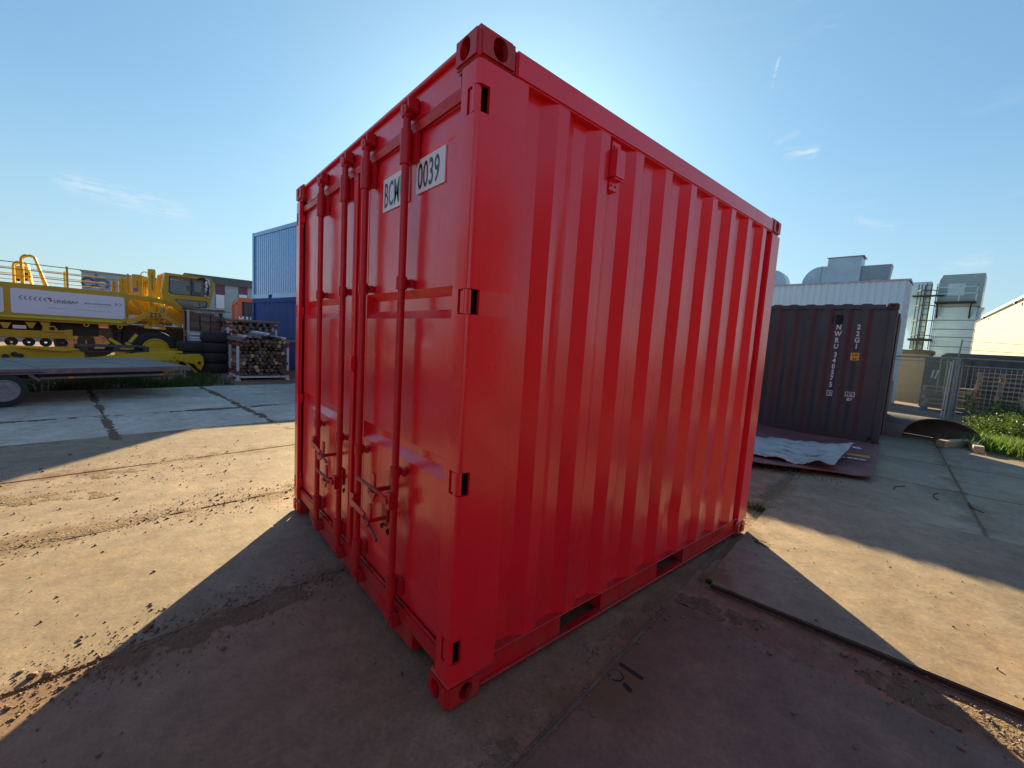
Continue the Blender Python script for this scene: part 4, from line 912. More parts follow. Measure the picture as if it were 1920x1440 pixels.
# --- steel rack full of squared timber, and a second one behind it
def rack(o3, ang, L, D, H, label, grp_label, nx, nz_, seed, zfill):
    rr = random.Random(seed); t = thing('timber_rack', label, 'rack', (o3[0], o3[1], GZ), ang, 'steel timber racks')
    for x in (0, L):
        for y in (0, D):
            MB().box(x-.028, x+.028, y-.028, y+.028, .04, H).build('post', WHITEP, t)
            for z0, z1 in ((.14, .26), (H-.16, H-.02)): MB().box(x-.031, x+.031, y-.031, y+.031, z0, z1).build('red_band', RACKRED, t)
            MB().box(x-.06, x+.06, y-.06, y+.06, .0, .04).build('foot', WHITEP, t)
        MB().box(x-.02, x+.02, .029, D-.029, .07, .12).build('base_rail', WHITEP, t)
    for y in (0, D): MB().box(.029, L-.029, y-.02, y+.02, .07, .12).build('base_rail', WHITEP, t)
    rz = t.rotation_euler.z; X = Vector((math.cos(ang), math.sin(ang), 0)); Y = Vector((-math.sin(ang), math.cos(ang), 0)); B = Vector((o3[0], o3[1], GZ))
    vari = []
    for k in range(7):
        a = rr.uniform(.070, .105); c = rr.uniform(.060, .10); l = D*rr.uniform(.95, 1.25)
        bb = MB().box(-a/2, a/2, -l*.42, l*.58, -c/2, c/2); me = bpy.data.meshes.new('timber'); me.from_pydata(bb.v, [], bb.f); me.materials.append((WOODB, WOODB, WOODB, WOODG, WOODB, WOODB, WOODP)[k]); vari.append(me)
    n_ = 0
    for i in range(nx):
        for j in range(nz_):
            x = .075 + (L-.15)*(i + .5*(j % 2)*.8)/(nx-.6); z = .175 + j*(zfill-.19)/(nz_-1) + rr.uniform(-.012, .012)
            if x > L-.06: continue
            k = rr.randrange(6) if rr.random() < .93 else 6
            o = link('timber', vari[k]); q = B + X*x + Y*(D/2 + rr.uniform(-.08, .05)); o.location = (q.x, q.y, GZ+z); o.rotation_mode = 'XYZ'
            o.rotation_euler = Matrix.Rotation(ang + rr.uniform(-.03, .03), 3, 'Z').to_4x4().to_3x3().__matmul__(Matrix.Rotation(rr.choice((0, .1, .3, .6, .8, 1.2)), 3, 'Y')).to_euler()
            tag(o, grp_label, 'timber', 'timbers in ' + grp_label[:24]); n_ += 1
    return t, B, X, Y
RO = G(446, 712.5); RE = G(539, 711)
ra = math.atan2(RE.y-RO.y, RE.x-RO.x); RL = (RE-RO).length
t1, RB, RX, RY = rack((RO.x, RO.y), ra, RL, 1.0, 1.10, 'white steel rack with red bands holding squared timber, in front of the blue containers', 'squared timber end showing in the front steel rack', 10, 10, 5, 1.10)
for i in range(13):
    o = MB().box(-.045, .045, -.60, .55, 0, .05).build('timber', (WOODG, WHITEP, WOODG, WOODB, WOODG)[i % 5], None)
    q = RB + RX*(.12 + i*.088 + rnd.uniform(-.02, .02)) + RY*.5; o.location = (q.x, q.y, 1.13 + .05*abs(math.sin(i*1.3)) + (.10 if 4 < i < 9 else 0)); o.rotation_euler = (rnd.uniform(-.03, .03), rnd.uniform(-.2, .2), ra + rnd.uniform(-.16, .16))
    tag(o, 'loose grey board lying on top of the timber in the front rack', 'board', 'boards on the front timber rack')
o = MB().box(-.05, .05, -.75, .55, 0, .11).build('beam', WOODG, None); q = RB + RX*.0 + RY*.55; o.location = (q.x, q.y, 1.085+GZ); o.rotation_euler = (0, 0, ra); tag(o, 'thick grey beam laid along the left posts of the front timber rack', 'beam')
o = MB().box(-.7, .4, -.05, .05, 0, .05).build('beam', WOODG, None); q = RB + RX*(RL+.2) + RY*1.0; o.location = (q.x, q.y, 1.087+GZ); o.rotation_euler = (0, 0, ra); tag(o, 'pale plank sticking out to the right behind the front timber rack', 'plank')
R2 = G(428, 706) + Vector((-1.35, .15, 0))
t2, RB2, RX2, RY2 = rack((R2.x, R2.y), ra, 1.35, .9, 1.58, 'second steel timber rack standing behind the front one', 'squared timber in the rear steel rack', 7, 11, 8, 1.56)
for i in range(8):
    o = MB().box(-.75, .75, -.06, .06, 0, .04).build('plank', WOODG if i % 3 else WOODB, None); q = RB2 + RX2*(.70 + rnd.uniform(-.1, .1)) + RY2*(.02 + i*.13); o.location = (q.x, q.y, 1.60+.042*(i%2)); o.rotation_euler = (0, 0, ra + rnd.uniform(-.06, .06))
    tag(o, 'grey plank lying across the rear timber rack', 'plank', 'planks on the rear timber rack')

# --- blue container stack
BA = R(11.0); BO = Vector((-19.02, 2.25, GZ))
def blue_unit(z, H, m_, label, ribs, trim):
    t = thing('blue_container', label, 'container', (BO.x, BO.y, z), BA); L, D = 6.06, 2.44
    P = []; x = .16
    step = .19 if ribs else .48
    while x < L-.16:
        P += [(x, .0), (x+step-.05, .0), (x+step-.04, .012), (x+step-.015, .012)] if ribs else [(x, .0), (x+step-.012, .0), (x+step-.009, .008), (x+step-.003, .008)]; x += step
    P = [(a, b) for a, b in P if a < L-.16] + [(L-.16, 0)]
    corr_wall('front_wall', P, .17, H-.15, m_, t, axis='x', nz=4, off=.045, sgn=1)
    MB().box(.15, L-.15, .08, D-.05, .14, H-.05).build('body', m_, t)
    for x0, x1 in ((0, .15), (L-.15, L)):
        for y0, y1 in ((0, .15), (D-.15, D)): MB().box(x0, x1, y0, y1, 0, H).build('corner_post', trim, t, bevel=.008)
    for z0, z1 in ((.0, .168), (H-.15, H-.012)):
        b = MB()
        if z0 == 0:
            xs = [.151, 1.55, 1.90, 3.95, 4.30, L-.151]
            for a, c in ((0, 1), (2, 3), (4, 5)): b.box(xs[a], xs[c], .01, .10, z0+.01, z1)
            b.box(.151, L-.151, .012, .10, .145, .167)
        else: b.box(.151, L-.151, .008, .10, z0, z1)
        b.build('rail', trim, t)
        MB().box(.151, L-.151, D-.10, D-.01, z0, z1).build('rail', trim, t); MB().box(.01, .10, .151, D-.151, z0, z1).build('rail', trim, t); MB().box(L-.10, L-.01, .151, D-.151, z0, z1).build('rail', trim, t)
    return t
blue_unit(GZ, 2.60, BLUELO, 'deep blue steel container under the lighter blue one', False, BLUELO)
blue_unit(GZ+2.605, 2.62, BLUEUP, 'light blue ribbed container stacked on the deep blue one', True, BLUEUP)

# --- orange framed open container with dark end, left of the blue stack
OC = Vector((-24.4, 2.46, GZ)); oc = thing('open_container', 'orange framed container with pale cargo and dark end wall, left of the blue stack', 'container', OC, R(176))
OH = 2.9; OL = 6.0
for x in (0, OL-.15):
    for y in (0, -2.3): MB().box(x, x+.15, y-.15, y, 0, OH).build('frame_post', ORANGE, oc)
for y in (-.15, -2.45): MB().box(.151, OL-.151, y, y+.15, OH-.22, OH).build('top_rail', ORANGE, oc); MB().box(.151, OL-.151, y, y+.15, 0, .18).build('bottom_rail', ORANGE, oc)
for x in (0, OL-.15): MB().box(x, x+.15, -2.299, -.151, OH-.2, OH).build('end_rail', ORANGE, oc)
ew = [(a, b) for a, b in corr_profile(-2.30, -.151, -2.16, .26)]
NAVYC = mat('dark_navy_steel', (.035, .042, .065), (.03, .035, .05), 4, .45)
corr_wall('end_wall', ew, .05, OH-.2, NAVYC, oc, axis='y', nz=2, off=.055, sgn=-1)
for i in range(4): MB().box(.9 + i*1.3, .98 + i*1.3, -.05, -.01, .18, OH-.22).build('stake', ORANGE, oc)
for j in range(7):
    for i in range(3): MB().tube((.3+i*1.8, -.45, .40+j*.33), (2.0+i*1.8, -.45, .40+j*.33), .155, 10).build('cargo_roll', BEIGE, oc, smooth=50)
MB().box(.2, OL-.2, -2.25, -.65, .18, 2.5).build('cargo', BEIGE, oc)
wz = onX(447.5, 600, OC.x+.02)
text_mesh('lettering', 'HUU', WHITESTICK, oc, (-.012, -(wz.y-OC.y), 1.70), (0, -1, 0), (0, 0, 1), .25, .72, bold=.03, lift=.01)

# --- far buildings on the left
DGREY = mat('dark_fascia', (.085, .095, .105), (.075, .085, .095), 2, .5); PBLUE = mat('pale_blue_cladding', (.36, .44, .50), (.33, .41, .47), 2, .5); PURP = mat('purple_panel', (.16, .05, .10), (.14, .045, .09), 3, .5)
FX = -48.0
b1 = thing('office_building', 'low grey building with dark roof fascia behind the machine cab', 'building', (FX, 0, GZ))
a0, a1 = onX(345, 512, FX), onX(480, 528, FX); m0 = onX(345, 552, FX)
ztop, zmid = a0.z+.05, onX(400, 532, FX).z
y0, y1 = a0.y, a0.y + 13
MB().box(-12, -.3, y0+.6, y1, 0, zmid+.02).build('wall', PBLUE, b1)
MB().prism([(y0, ztop), (y1, ztop), (y1, zmid), (y0+1.5, zmid)], lambda a, b, d: (d, a, b), -12, .0).build('roof_fascia', DGREY, b1)
for px in (413.5, 456.5):
    y = onX(px, 550, FX).y; zz0, zz1 = onX(px, 560, FX).z, onX(px, 541, FX).z
    f_ = MB().box(-.32, -.25, y-.38, y+.38, zz0-.9, zz1+.5).build('window', PURP, b1); MB().box(-.26, -.22, y-.34, y+.34, zz0-.9, (zz0+zz1)/2-.1).build('pane', WHITESTICK, f_)
FX2 = -40.0
b2 = thing('display_board_building', 'pale blue box building with a blue two-ring emblem behind the machine rails', 'building', (FX2, 0, GZ))
c0, c1_ = onX(152, 508, FX2), onX(262, 522, FX2)
MB().box(-6, 0, c0.y, c0.y+6.6, 0, c0.z).build('wall', PBLUE, b2, bevel=.03)
MB().box(-6.1, .06, c0.y-.06, c0.y+6.66, c0.z+.0, c0.z+.10).build('roof_trim', GALV, b2)
BLOGO = mat('blue_emblem', (.05, .16, .34), (.045, .14, .30), 3, .5); BLOGD = mat('dark_emblem', (.06, .09, .15), (.05, .08, .13), 3, .5)
e0 = onX(178, 530.5, FX2)
def arc3(cy, cz, r, a0, a1, th, m_):
    pts = [(.03, cy + r*math.cos(R(a)), cz + r*math.sin(R(a))) for a in range(a0, a1+1, 15)]; b = MB()
    for q, s_ in zip(pts, pts[1:]): b.bar(q, s_, .03, th)
    return b.build('emblem', m_, b2)
arc3(e0.y-.33, e0.z, .30, 20, 340, .13, BLOGD); arc3(e0.y+.38, e0.z, .30, -150, 180, .13, BLOGO); MB().box(.015, .05, e0.y+.01, e0.y+.14, e0.z-.2, e0.z+.62).build('emblem', BLOGO, b2)
# --- open steel skip hidden behind the red container: it throws the near edge of shade at left
SK = mat('green_skip_paint', (.05, .10, .06), (.04, .08, .05), 4, .5)
sk = thing('waste_skip', 'open steel skip standing behind the red container', 'skip', (-10.15, 2.66, 0), R(0))
MB().prism([(-1.2, 1.58), (.45, 1.58), (.2, .12), (-.9, .12)], lambda a, b, d: (a, d, b), 0, .04).build('side_plate', SK, sk)
MB().prism([(-1.2, 1.58), (.45, 1.58), (.2, .12), (-.9, .12)], lambda a, b, d: (a, d, b), 3.2, 3.24).build('side_plate', SK, sk)
MB().prism([(.45, 1.58), (.2, .12), (.16, .12), (.41, 1.58)], lambda a, b, d: (a, d, b), .041, 3.199).build('end_plate', SK, sk)
MB().prism([(-1.2, 1.58), (-.9, .12), (-.86, .12), (-1.16, 1.58)], lambda a, b, d: (a, d, b), .041, 3.199).build('end_plate', SK, sk)
MB().box(-.89, .19, .041, 3.199, .12, .15).build('floor_plate', SK, sk); MB().box(-.7, -.6, .1, 3.1, 0, .119).build('skid', SK, sk); MB().box(-.1, .0, .1, 3.1, 0, .119).build('skid', SK, sk)

# ---------------------------------------------------------------- right side of the yard
DKC = mat('dark_container_paint', (.034, .038, .052), (.028, .030, .040), 2.5, .34, .48, .05, 25, c3=(.046, .030, .036), s3=2.0, t3=(.5, .72), coat=.15)
RUSTC = mat('rusty_casting', (.10, .045, .04), (.06, .035, .035), 14, .6, .8, .2, 60)
LETW = mat('white_lettering', (.74, .68, .72), (.68, .62, .66), 8, .5); STICKY = mat('yellow_sticker', (.80, .38, .02), (.75, .34, .02), 8, .4)
cast2 = cast.copy(); cast2.materials.clear(); cast2.materials.append(RUSTC)
OXIDE = mat('oxide_red_paint', (.12, .006, .009), (.10, .006, .008), 2.5, .6, .7, .05, 25, c3=(.08, .006, .008), spec=.2)
def dark_container(loc, rz, label, lettering, DKC=DKC, name='dark_container', group='dark twenty-foot containers in a row'):
    """twenty-foot box; local x to the right along the visible long side, y away, right end at x = 0"""
    t = thing(name, label, 'container', loc, rz, group); L, D, H = 6.058, 2.438, 2.591
    P = [(-L+.12, .050)]; x = -L+.30
    while x < -.30: P += [(x-.068, .050), (x, .014), (x+.072, .014), (x+.140, .050)]; x += .278
    P.append((-.115, .050))
    corr_wall('side_wall', P, .165, H-.075, DKC, t, axis='x', nz=16, amp=.0025, seed=1.0, off=0, sgn=1)
    MB().box(-L+.05, -.06, .10, D-.05, .15, H-.05).build('body', DKC, t)
    for x0, x1 in ((-L+.003, -L+.12), (-.115, -.003)):
        MB().box(x0, x1, .004, .16, .118, H-.118).build('corner_post', DKC, t, bevel=.008); MB().box(x0, x1, D-.16, D-.004, .118, H-.118).build('corner_post', DKC, t)
    for y0, y1 in ((.006, .07), (D-.07, D-.006)):
        MB().box(-L+.178, -.178, y0, y1, H-.10, H-.022).build('top_rail', DKC, t); MB().box(-L+.178, -.178, y0+.02, y1+.02, .03, .163).build('bottom_rail', DKC, t)
    for i in range(20):
        x = -L+.30 + i*.28
        if x < -.3: MB().prism([(x-.09, H-.022), (x-.05, H-.004), (x+.05, H-.004), (x+.09, H-.022)], XZ, .01, D-.01).build('roof_rib', DKC, t)
    MB().box(-.06, -.012, .16, D-.16, .12, H-.1).build('end_door', DKC, t)
    for y in (.35, .9, 1.5, 2.05): MB().tube((.008, y, .2), (.008, y, H-.15), .018, 8).build('lock_rod', DKC, t)
    for sx in (0, 1):
        for sy in (0, 1):
            for sz in (0, 1):
                o = link('corner_casting', cast2, t); o.location = (-L if sx else 0, D if sy else 0, (H-.118) if sz else .118); o.scale = (-1 if sx else 1, -1 if sy else 1, 1 if sz else -1)
    return t
DA = R(6.5); DO = Vector((-.02, 9.05, 0))
dk = dark_container(DO, DA, 'dark grey brown container with white lettering standing behind the red one', True)
dark_container(DO + Vector((-6.35*math.cos(DA), -6.35*math.sin(DA), 0)), DA, 'dark container next in the row, hidden behind the red one', False)
DF = Frame(DO, 6.5)
# a stack of oxide red containers beside the yard, right of the camera: the red paint mirrors it
for i, (yy_, zz_) in enumerate(((.2, 0), (.2, 2.592), (6.4, 0), (6.4, 2.592))):
    dark_container(Vector((7.6, yy_-6.06, zz_)), R(-90), ['lower oxide red container right of the camera, out of the picture', 'upper oxide red container right of the camera, out of the picture', 'lower oxide red container farther along the yard edge, out of the picture', 'upper oxide red container farther along the yard edge, out of the picture'][i], False, OXIDE, 'oxide_container', 'oxide red containers along the yard edge')
for i, (xx_, zz_) in enumerate(((-6.9, 0), (-6.9, 2.592), (-.7, 0), (-.7, 2.592))):  # unseen row added behind the camera so the doors mirror dark red
    dark_container(Vector((xx_-6.06, -8.6, zz_)), R(180), ['lower oxide red container of the row behind the camera, left pair', 'upper oxide red container of the row behind the camera, left pair', 'lower oxide red container of the row behind the camera, right pair', 'upper oxide red container of the row behind the camera, right pair'][i], False, OXIDE, 'oxide_container', 'oxide red containers along the yard edge')
def dl(px, py): p = DF.px(px, py, .012); return p.x, p.z
def dtext(body, px, py, h, xs=.85, m_=LETW, bold=.030, y=.012):
    s, z = dl(px, py); return text_mesh('lettering', body, m_, dk, (s, y, z), (1, 0, 0), (0, 0, 1), h, xs, align='CENTER', bold=bold, lift=.003)
for ch, (px, py) in zip('NWRU340575', ((1572.5, 618), (1570.5, 630), (1568.5, 642), (1567, 653.5), (1566, 669), (1563.5, 680), (1562, 691), (1560.5, 702), (1558.5, 713), (1557, 725))): dtext(ch, px, py, .088, .80)
dtext('3', 1555, 740.5, .068, .8)
def outline(px0, px1, py0, py1, th):
    (a, z1), (c, z0) = dl(px0, py0), dl(px1, py1); b = MB(); y0, y1 = .006, .010
    b.box(a, c, y0, y1, z0, z0+th); b.box(a, c, y0, y1, z1-th, z1); b.box(a, a+th, y0, y1, z0+th, z1-th); b.box(c-th, c, y0, y1, z0+th, z1-th); b.build('lettering', LETW, dk)
outline(1550.8, 1559.6, 731, 742.6, .010)
for ch, (px, py) in zip('22G1', ((1610, 617.5), (1608, 630), (1606.5, 642), (1605, 653.5))): dtext(ch, px, py, .088, .85)
(a, z1), (c, z0) = dl(1595.5, 661), dl(1610, 676.5); MB().prism(rrect(a, c, z0, z1, .015), XZ, .004, .010).build('height_sticker', STICKY, dk)
dtext('2,6m', 1603, 667.3, .045, .75, INK, .015, .002); dtext("8'6\"", 1602.8, 675, .045, .75, INK, .015, .002)
outline(1584.8, 1602, 734, 744.8, .010); dtext('I', 1588.6, 743, .050, 1.0); dtext('C', 1596.6, 743, .048, 1.0); (sx_, sz_) = dl(1591.6, 744.5); MB().box(sx_-.004, sx_+.004, .006, .010, sz_, sz_+.075).build('lettering', LETW, dk); dtext('87', 1592, 751.5, .050, 1.15)
s, z = dl(1574.5, 598); v = MB().box(s-.055, s+.045, -.012, .045, z-.085, z+.075).build('ventilator', BLACK, dk, bevel=.008)

# --- sheets lying in front of the dark container
SHR = mat('faded_red_sheet', (.20, .065, .07), (.16, .055, .06), 3, .5, .65, .1, 25, c3=(.27, .13, .13), s3=2.5, t3=(.55, .7))
SHW = mat('peeling_white_board', (.44, .44, .44), (.33, .32, .31), 2.2, .7, bump=.4, bscale=24, c3=(.11, .085, .07), s3=4.2, t3=(.56, .64), stretch=(1, 2.4, 1), fine=.15)
def sheet(name, corners, nx, ny, zf, th, material, label, cat):
    """warped sheet between four plan corners (left-near, right-near, right-far, left-far)"""
    b = MB()
    for k in (0, 1):
        for j in range(ny+1):
            for i in range(nx+1):
                s, t = i/nx, j/ny; e = corners[0].lerp(corners[1], s).lerp(corners[3].lerp(corners[2], s), t)
                b.v.append((e.x, e.y, zf(s, t) + th*k))
    n = (nx+1)*(ny+1)
    for j in range(ny):
        for i in range(nx):
            a = j*(nx+1)+i; q = (a, a+1, a+nx+2, a+nx+1); b.f += [q[::-1], tuple(v+n for v in q)]
    for i in range(nx): b.f += [(i, i+1, n+i+1, n+i), (ny*(nx+1)+i+1, ny*(nx+1)+i, n+ny*(nx+1)+i, n+ny*(nx+1)+i+1)]
    for j in range(ny): a = j*(nx+1); b.f += [(a+nx+1, a, n+a, n+a+nx+1), (a+nx, a+2*nx+1, n+a+2*nx+1, n+a+nx)]
    o = b.build(name, material, None, smooth=30); return tag(o, label, cat)
cA, cB, cC, cD = G(1390, 858, .05), G(1632, 893, .04), G(1649, 826, .06), G(1390, 812, .06)
cC = Vector((.05, 8.78, 0)); cD = Vector((-2.6, 8.80, 0)); cA = Vector((-2.3, 6.3, 0))
cA = G(1405, 866, .08); cA = cA + (cA - G(1632, 893, .08)).normalized()*1.0
cB = G(1634, 891, .08)
zr = lambda s, t: .035 + .05*(1-t)*abs(math.sin(s*3.1+.3)) + .25*max(0, t-.55)**2 + .012*math.sin(9*s)
rs = sheet('steel_sheet', [cA, cB, cC, cD], 26, 14, zr, .012, SHR, 'faded red sheet leaning out from the foot of the dark container', 'sheet')
wA = G(1405, 845, .16); wB = G(1565, 871, .16); wB2 = G(1600, 838, .20); wA2 = G(1405, 814, .18); ex = (wA-wB).normalized()*.9
zw = lambda s, t: .135 + .030*math.sin(7*s+2*t) + .22*max(0, s-.80)*t*2 + .02*t + .055*fbm(Vector((s*7, t*2.5, 4)), 3) + .02*abs(fbm(Vector((s*22, t*7, 9)), 2))
ws = sheet('peeling_board', [wA+ex, wB, wB2, wA2+ex], 70, 24, zw, .010, SHW, 'white peeling board lying on the faded red sheet', 'board')
q = G(1608, 849, .10)
text_mesh('lettering', '8', LETW, rs, (q.x, q.y, .155), (.9, .4, 0), (-.4, .9, .0), .16, 1.0, align='CENTER', bold=.03, lift=.012)
q = G(1607, 859, .09); MB().obox((q.x, q.y, .135), .28, .12, .006, Matrix.Rotation(.4, 3, 'Z')).build('lettering', STICKY, rs)
q = G(1597, 866, .09); text_mesh('lettering', 'LLERS', LETW, rs, (q.x, q.y, .122), (.9, .4, 0), (-.4, .9, .0), .10, .9, align='CENTER', bold=.03, lift=.014)

# --- rolled steel plate (half pipe) lying behind
PIPE = mat('mill_scale_steel', (.17, .155, .14), (.11, .10, .09), 3, .55, .75, .2, 30, c3=(.08, .07, .065), s3=2, t3=(.55, .7))
h0 = G(1690, 818); h1 = G(1842, 832)
ax0 = Vector((.98, 10.95, 0)); axd = Vector((-.78, .62, 0)).normalized(); wd = Vector((.62, .78, 0)).normalized()
b = MB(); n, mseg = 22, 6
e0, e1 = G(1688, 820), G(1842, 836); cen = (e0+e1)/2; half = (e1-e0).length/2; wv = (e1-e0).normalized(); dv = Vector((-wv.y, wv.x, 0)); dv = dv if dv.dot(Vector((-.5, 1, 0))) > 0 else -dv
dv = Vector((-.975, .22, 0)).normalized()
zt = .46
for k in (0, 1):
    for j in range(mseg+1):
        for i in range(n+1):
            a = math.pi*(1 - i/n); rr2 = 1 - .03*k; x = math.cos(a)*half*rr2; z = (math.sin(a)**.8)*zt*rr2*(1-.10*math.cos(a))*(.55+.45*min(1, 1.0)) 
            q = cen + wv*x + dv*(j/mseg*5.0); b.v.append((q.x, q.y, max(0, z) if i not in (0, n) else 0.0))
N2 = (n+1)*(mseg+1)
for j in range(mseg):
    for i in range(n):
        a = j*(n+1)+i; q = (a, a+1, a+n+2, a+n+1); b.f += [q, tuple(v+N2 for v in q[::-1])]
for i in range(n): b.f += [(i+1, i, N2+i, N2+i+1), (mseg*(n+1)+i, mseg*(n+1)+i+1, N2+mseg*(n+1)+i+1, N2+mseg*(n+1)+i)]
o = b.build('rolled_plate', PIPE, None, smooth=50); tag(o, 'rolled steel plate like a half pipe lying right of the dark container', 'steel plate')
# --- two squared beams
for (p0, p1, lab) in (((1762, 838), (1816, 836), 'longer pale squared beam lying on the yard in front of the rolled plate'), ((1822, 838), (1834, 850), 'short pale beam end lying against the longer beam at right')):
    a, c = G(*p0), G(*p1); d = (c-a); L = max(.35, d.length); o = MB().box(-L/2, L/2, -.07, .07, 0, .13).build('squared_beam', WOODP, None, bevel=.006); o.location = (a+c)/2 + Vector((0, 0, .0)); o.rotation_euler = (0, 0, math.atan2(d.y, d.x)); tag(o, lab, 'beam')

# --- chain link fence with gate
FPOST = mat('fence_steel', (.22, .23, .24), (.17, .18, .18), 10, .4, .55, .05, 40, metal=.4)
fp = [G(1662, 666, 1.85), G(1797, 671, 1.85), G(1935, 679, 1.85)]
fp[0] = fp[0] + (fp[0]-fp[1]).normalized()*1.2
def fence(a, c, label, diamond, name):
    a, c = Vector((a.x, a.y, 0)), Vector((c.x, c.y, 0)); d = c-a; L = d.length; t = thing(name, label, 'fence' if diamond else 'gate', (a.x, a.y, GZ), math.atan2(d.y, d.x))
    MB().tube((0, 0, 1.85), (L, 0, 1.85), .028, 8).build('top_rail', FPOST, t)
    w_ = MB(); H = 1.80
    if diamond:
        sp = .075; x = -H
        while x < L:
            for sg in (1, -1):
                xa, za, xb, zb = (x, 0, x+H, H) if sg > 0 else (x+H, 0, x, H)
                # clip to the panel
                t0, t1 = 0.0, 1.0; dx = xb-xa
                for lim, s_ in ((0, 1), (L, -1)):
                    f0, f1 = s_*(xa-lim), s_*(xb-lim)
                    if f0 < 0 and f1 < 0: t0, t1 = 1, 0
                    elif f0 < 0: t0 = max(t0, f0/(f0-f1))
                    elif f1 < 0: t1 = min(t1, f0/(f0-f1))
                if t1 > t0: w_.bar((xa+dx*t0, sg*.003, H*t0+.03), (xa+dx*t1, sg*.003, H*t1+.03), .0042)
            x += sp
        w_.build('chain_link', GALV, t, kind='stuff')
        MB().tube((0, 0, 1.72), (L, 0, 1.72), .012, 6).build('tension_bar', FPOST, t)
    else:
        MB().tube((0.12, 0, 1.62), (L, 0, 1.62), .022, 8).build('gate_rail', FPOST, t)
        k = .16
        while k < L: MB().box(k-.0035, k+.0035, -.0035, .0035, .06, 1.62).build('gate_wire', GALV, t); k += .14
        for j in range(10): MB().box(.12, L, -.0075, -.004, .15+j*.155-.003, .15+j*.155+.003).build('gate_wire', FPOST, t)
        MB().tube((.12, 0, .04), (.12, 0, 1.75), .025, 8).build('gate_stile', FPOST, t)
    return t
fence(fp[0], fp[1], 'chain link fence panel with steel top rail behind the rolled plate', True, 'chain_link_fence')
fence(fp[1], fp[2], 'wire grid gate right of the fence post', False, 'wire_gate')
pb = Vector((fp[1].x, fp[1].y, GZ))
fpo = thing('fence_post', 'thick steel fence post with a thin upright above it, between fence and gate', 'post', pb, 0)
MB().tube((0, .05, 0), (0, .05, 1.86), .075, 14).build('post', FPOST, fpo, smooth=50); MB().tube((0, .05, 1.86), (.02, .05, 2.42), .018, 8).build('upright', FPOST, fpo)
MB().tube((-.16, .0, .0), (-.13, .0, 1.75), .022, 8).build('gate_stile', GALV, fpo); MB().tube((-.10, -.02, .0), (-.085, -.02, 1.80), .018, 8).build('gate_stile', GALV, fpo)
MB().lathe([(.02, 0), (.05, 0), (.05, .05), (.02, .05)], (-.13, -.02, .72), 'z', 12).build('latch', GALV, fpo)
for k, zz in enumerate((2.38, 2.12)): MB().tube((.02, .05, zz), (3.2, 1.2, zz-.12+.04*k), .006, 5).build('strand', FPOST, fpo)

# --- pallets stacked behind the fence
OLDP = mat('old_pallet_wood', (.38, .27, .16), (.27, .19, .12), 3, .85, bump=.3, bscale=30, stretch=(.6, 6, 6), rand=.3); BLUEP = mat('blue_pallet_paint', (.02, .08, .26), (.02, .07, .2), 4, .7)
pp = onY(1768, 775, 19.6)
for i in range(6):
    pallet('wooden_pallet', ['blue painted pallet at the bottom of the stack behind the fence', 'second pallet from the bottom of the stack behind the chain link', 'third pallet from the bottom of the stack behind the chain link', 'fourth pallet from the bottom of the stack behind the chain link', 'fifth pallet from the bottom of the stack behind the chain link', 'topmost pallet of the stack behind the chain link'][i],
           (pp.x+rnd.uniform(-.04, .04), 20.2+rnd.uniform(-.04, .04), GZ+i*.1455), rnd.uniform(-.03, .03), BLUEP if i == 0 else OLDP, group='pallets behind the fence')
pq = onY(1868, 775, 20.4)
for i in range(10):
    pallet('wooden_pallet', 'old wooden pallet in the tall stack behind the wire gate', (pq.x+rnd.uniform(-.05, .05), 21.0+rnd.uniform(-.05, .05), GZ+i*.1455), rnd.uniform(-.05, .05), OLDP, group='pallets behind the wire gate')
pq2 = pq + Vector((1.28, .1, 0))
for i in range(9):
    pallet('wooden_pallet', 'old wooden pallet in the stack at the right edge of the gate', (pq2.x+rnd.uniform(-.05, .05), 21.1+rnd.uniform(-.05, .05), GZ+i*.1455), rnd.uniform(-.05, .05), OLDP, group='pallets at the right edge')
# dark covered bin and grey-green sheets behind the pallets
DB = mat('dark_blue_grey_cover', (.055, .06, .075), (.045, .05, .06), 3, .6); GRN = mat('moss_green_panel', (.075, .10, .06), (.06, .08, .05), 3, .7); LIME = mat('lime_edge', (.30, .38, .06), (.26, .33, .06), 3, .6)
YB = 23.0
a, c = onY(1772, 661, YB), onY(1925, 672, YB)
bn = thing('covered_bin', 'dark blue-grey covered bin behind the pallet stacks', 'bin', (a.x, YB, GZ))
MB().prism([(0, 0), (c.x-a.x+1.0, 0), (c.x-a.x+1.0, a.z-.12), (c.x-a.x+.9, a.z), (.05, a.z), (-.12, a.z-.12), (-.12, 0)], XZ, .0, 2.0).build('bin_body', DB, bn, bevel=.02)
for i in range(6): x = .2+i*.5; MB().box(x, x+.05, -.05, -.001, .05, a.z-.2).build('bin_rib', DB, bn)
YG = 21.9
a, c = onY(1736, 668, YG), onY(1800, 705, YG)
gp = thing('green_panel_stack', 'moss green panels with lime edges standing behind the left pallet stack', 'panel', (a.x, YG, GZ))
MB().box(0, 1.05, .06, .12, 0, a.z-.02).build('panel', GRN, gp)
for px in (1775, 1791, 1762): x = onY(px, 690, YG).x - a.x; MB().box(x-.02, x+.025, .02, .055, .5, a.z-.05).build('lime_edge', LIME, gp)
x = onY(1755, 695, YG).x - a.x; wl = MB(); wl.path([(x-.10, 0, 1.12), (x-.06, 0, 1.42), (x+.06, 0, 1.44), (x+.0, 0, 1.10)], .03, 6).build('white_hoop', WHITEP, gp)
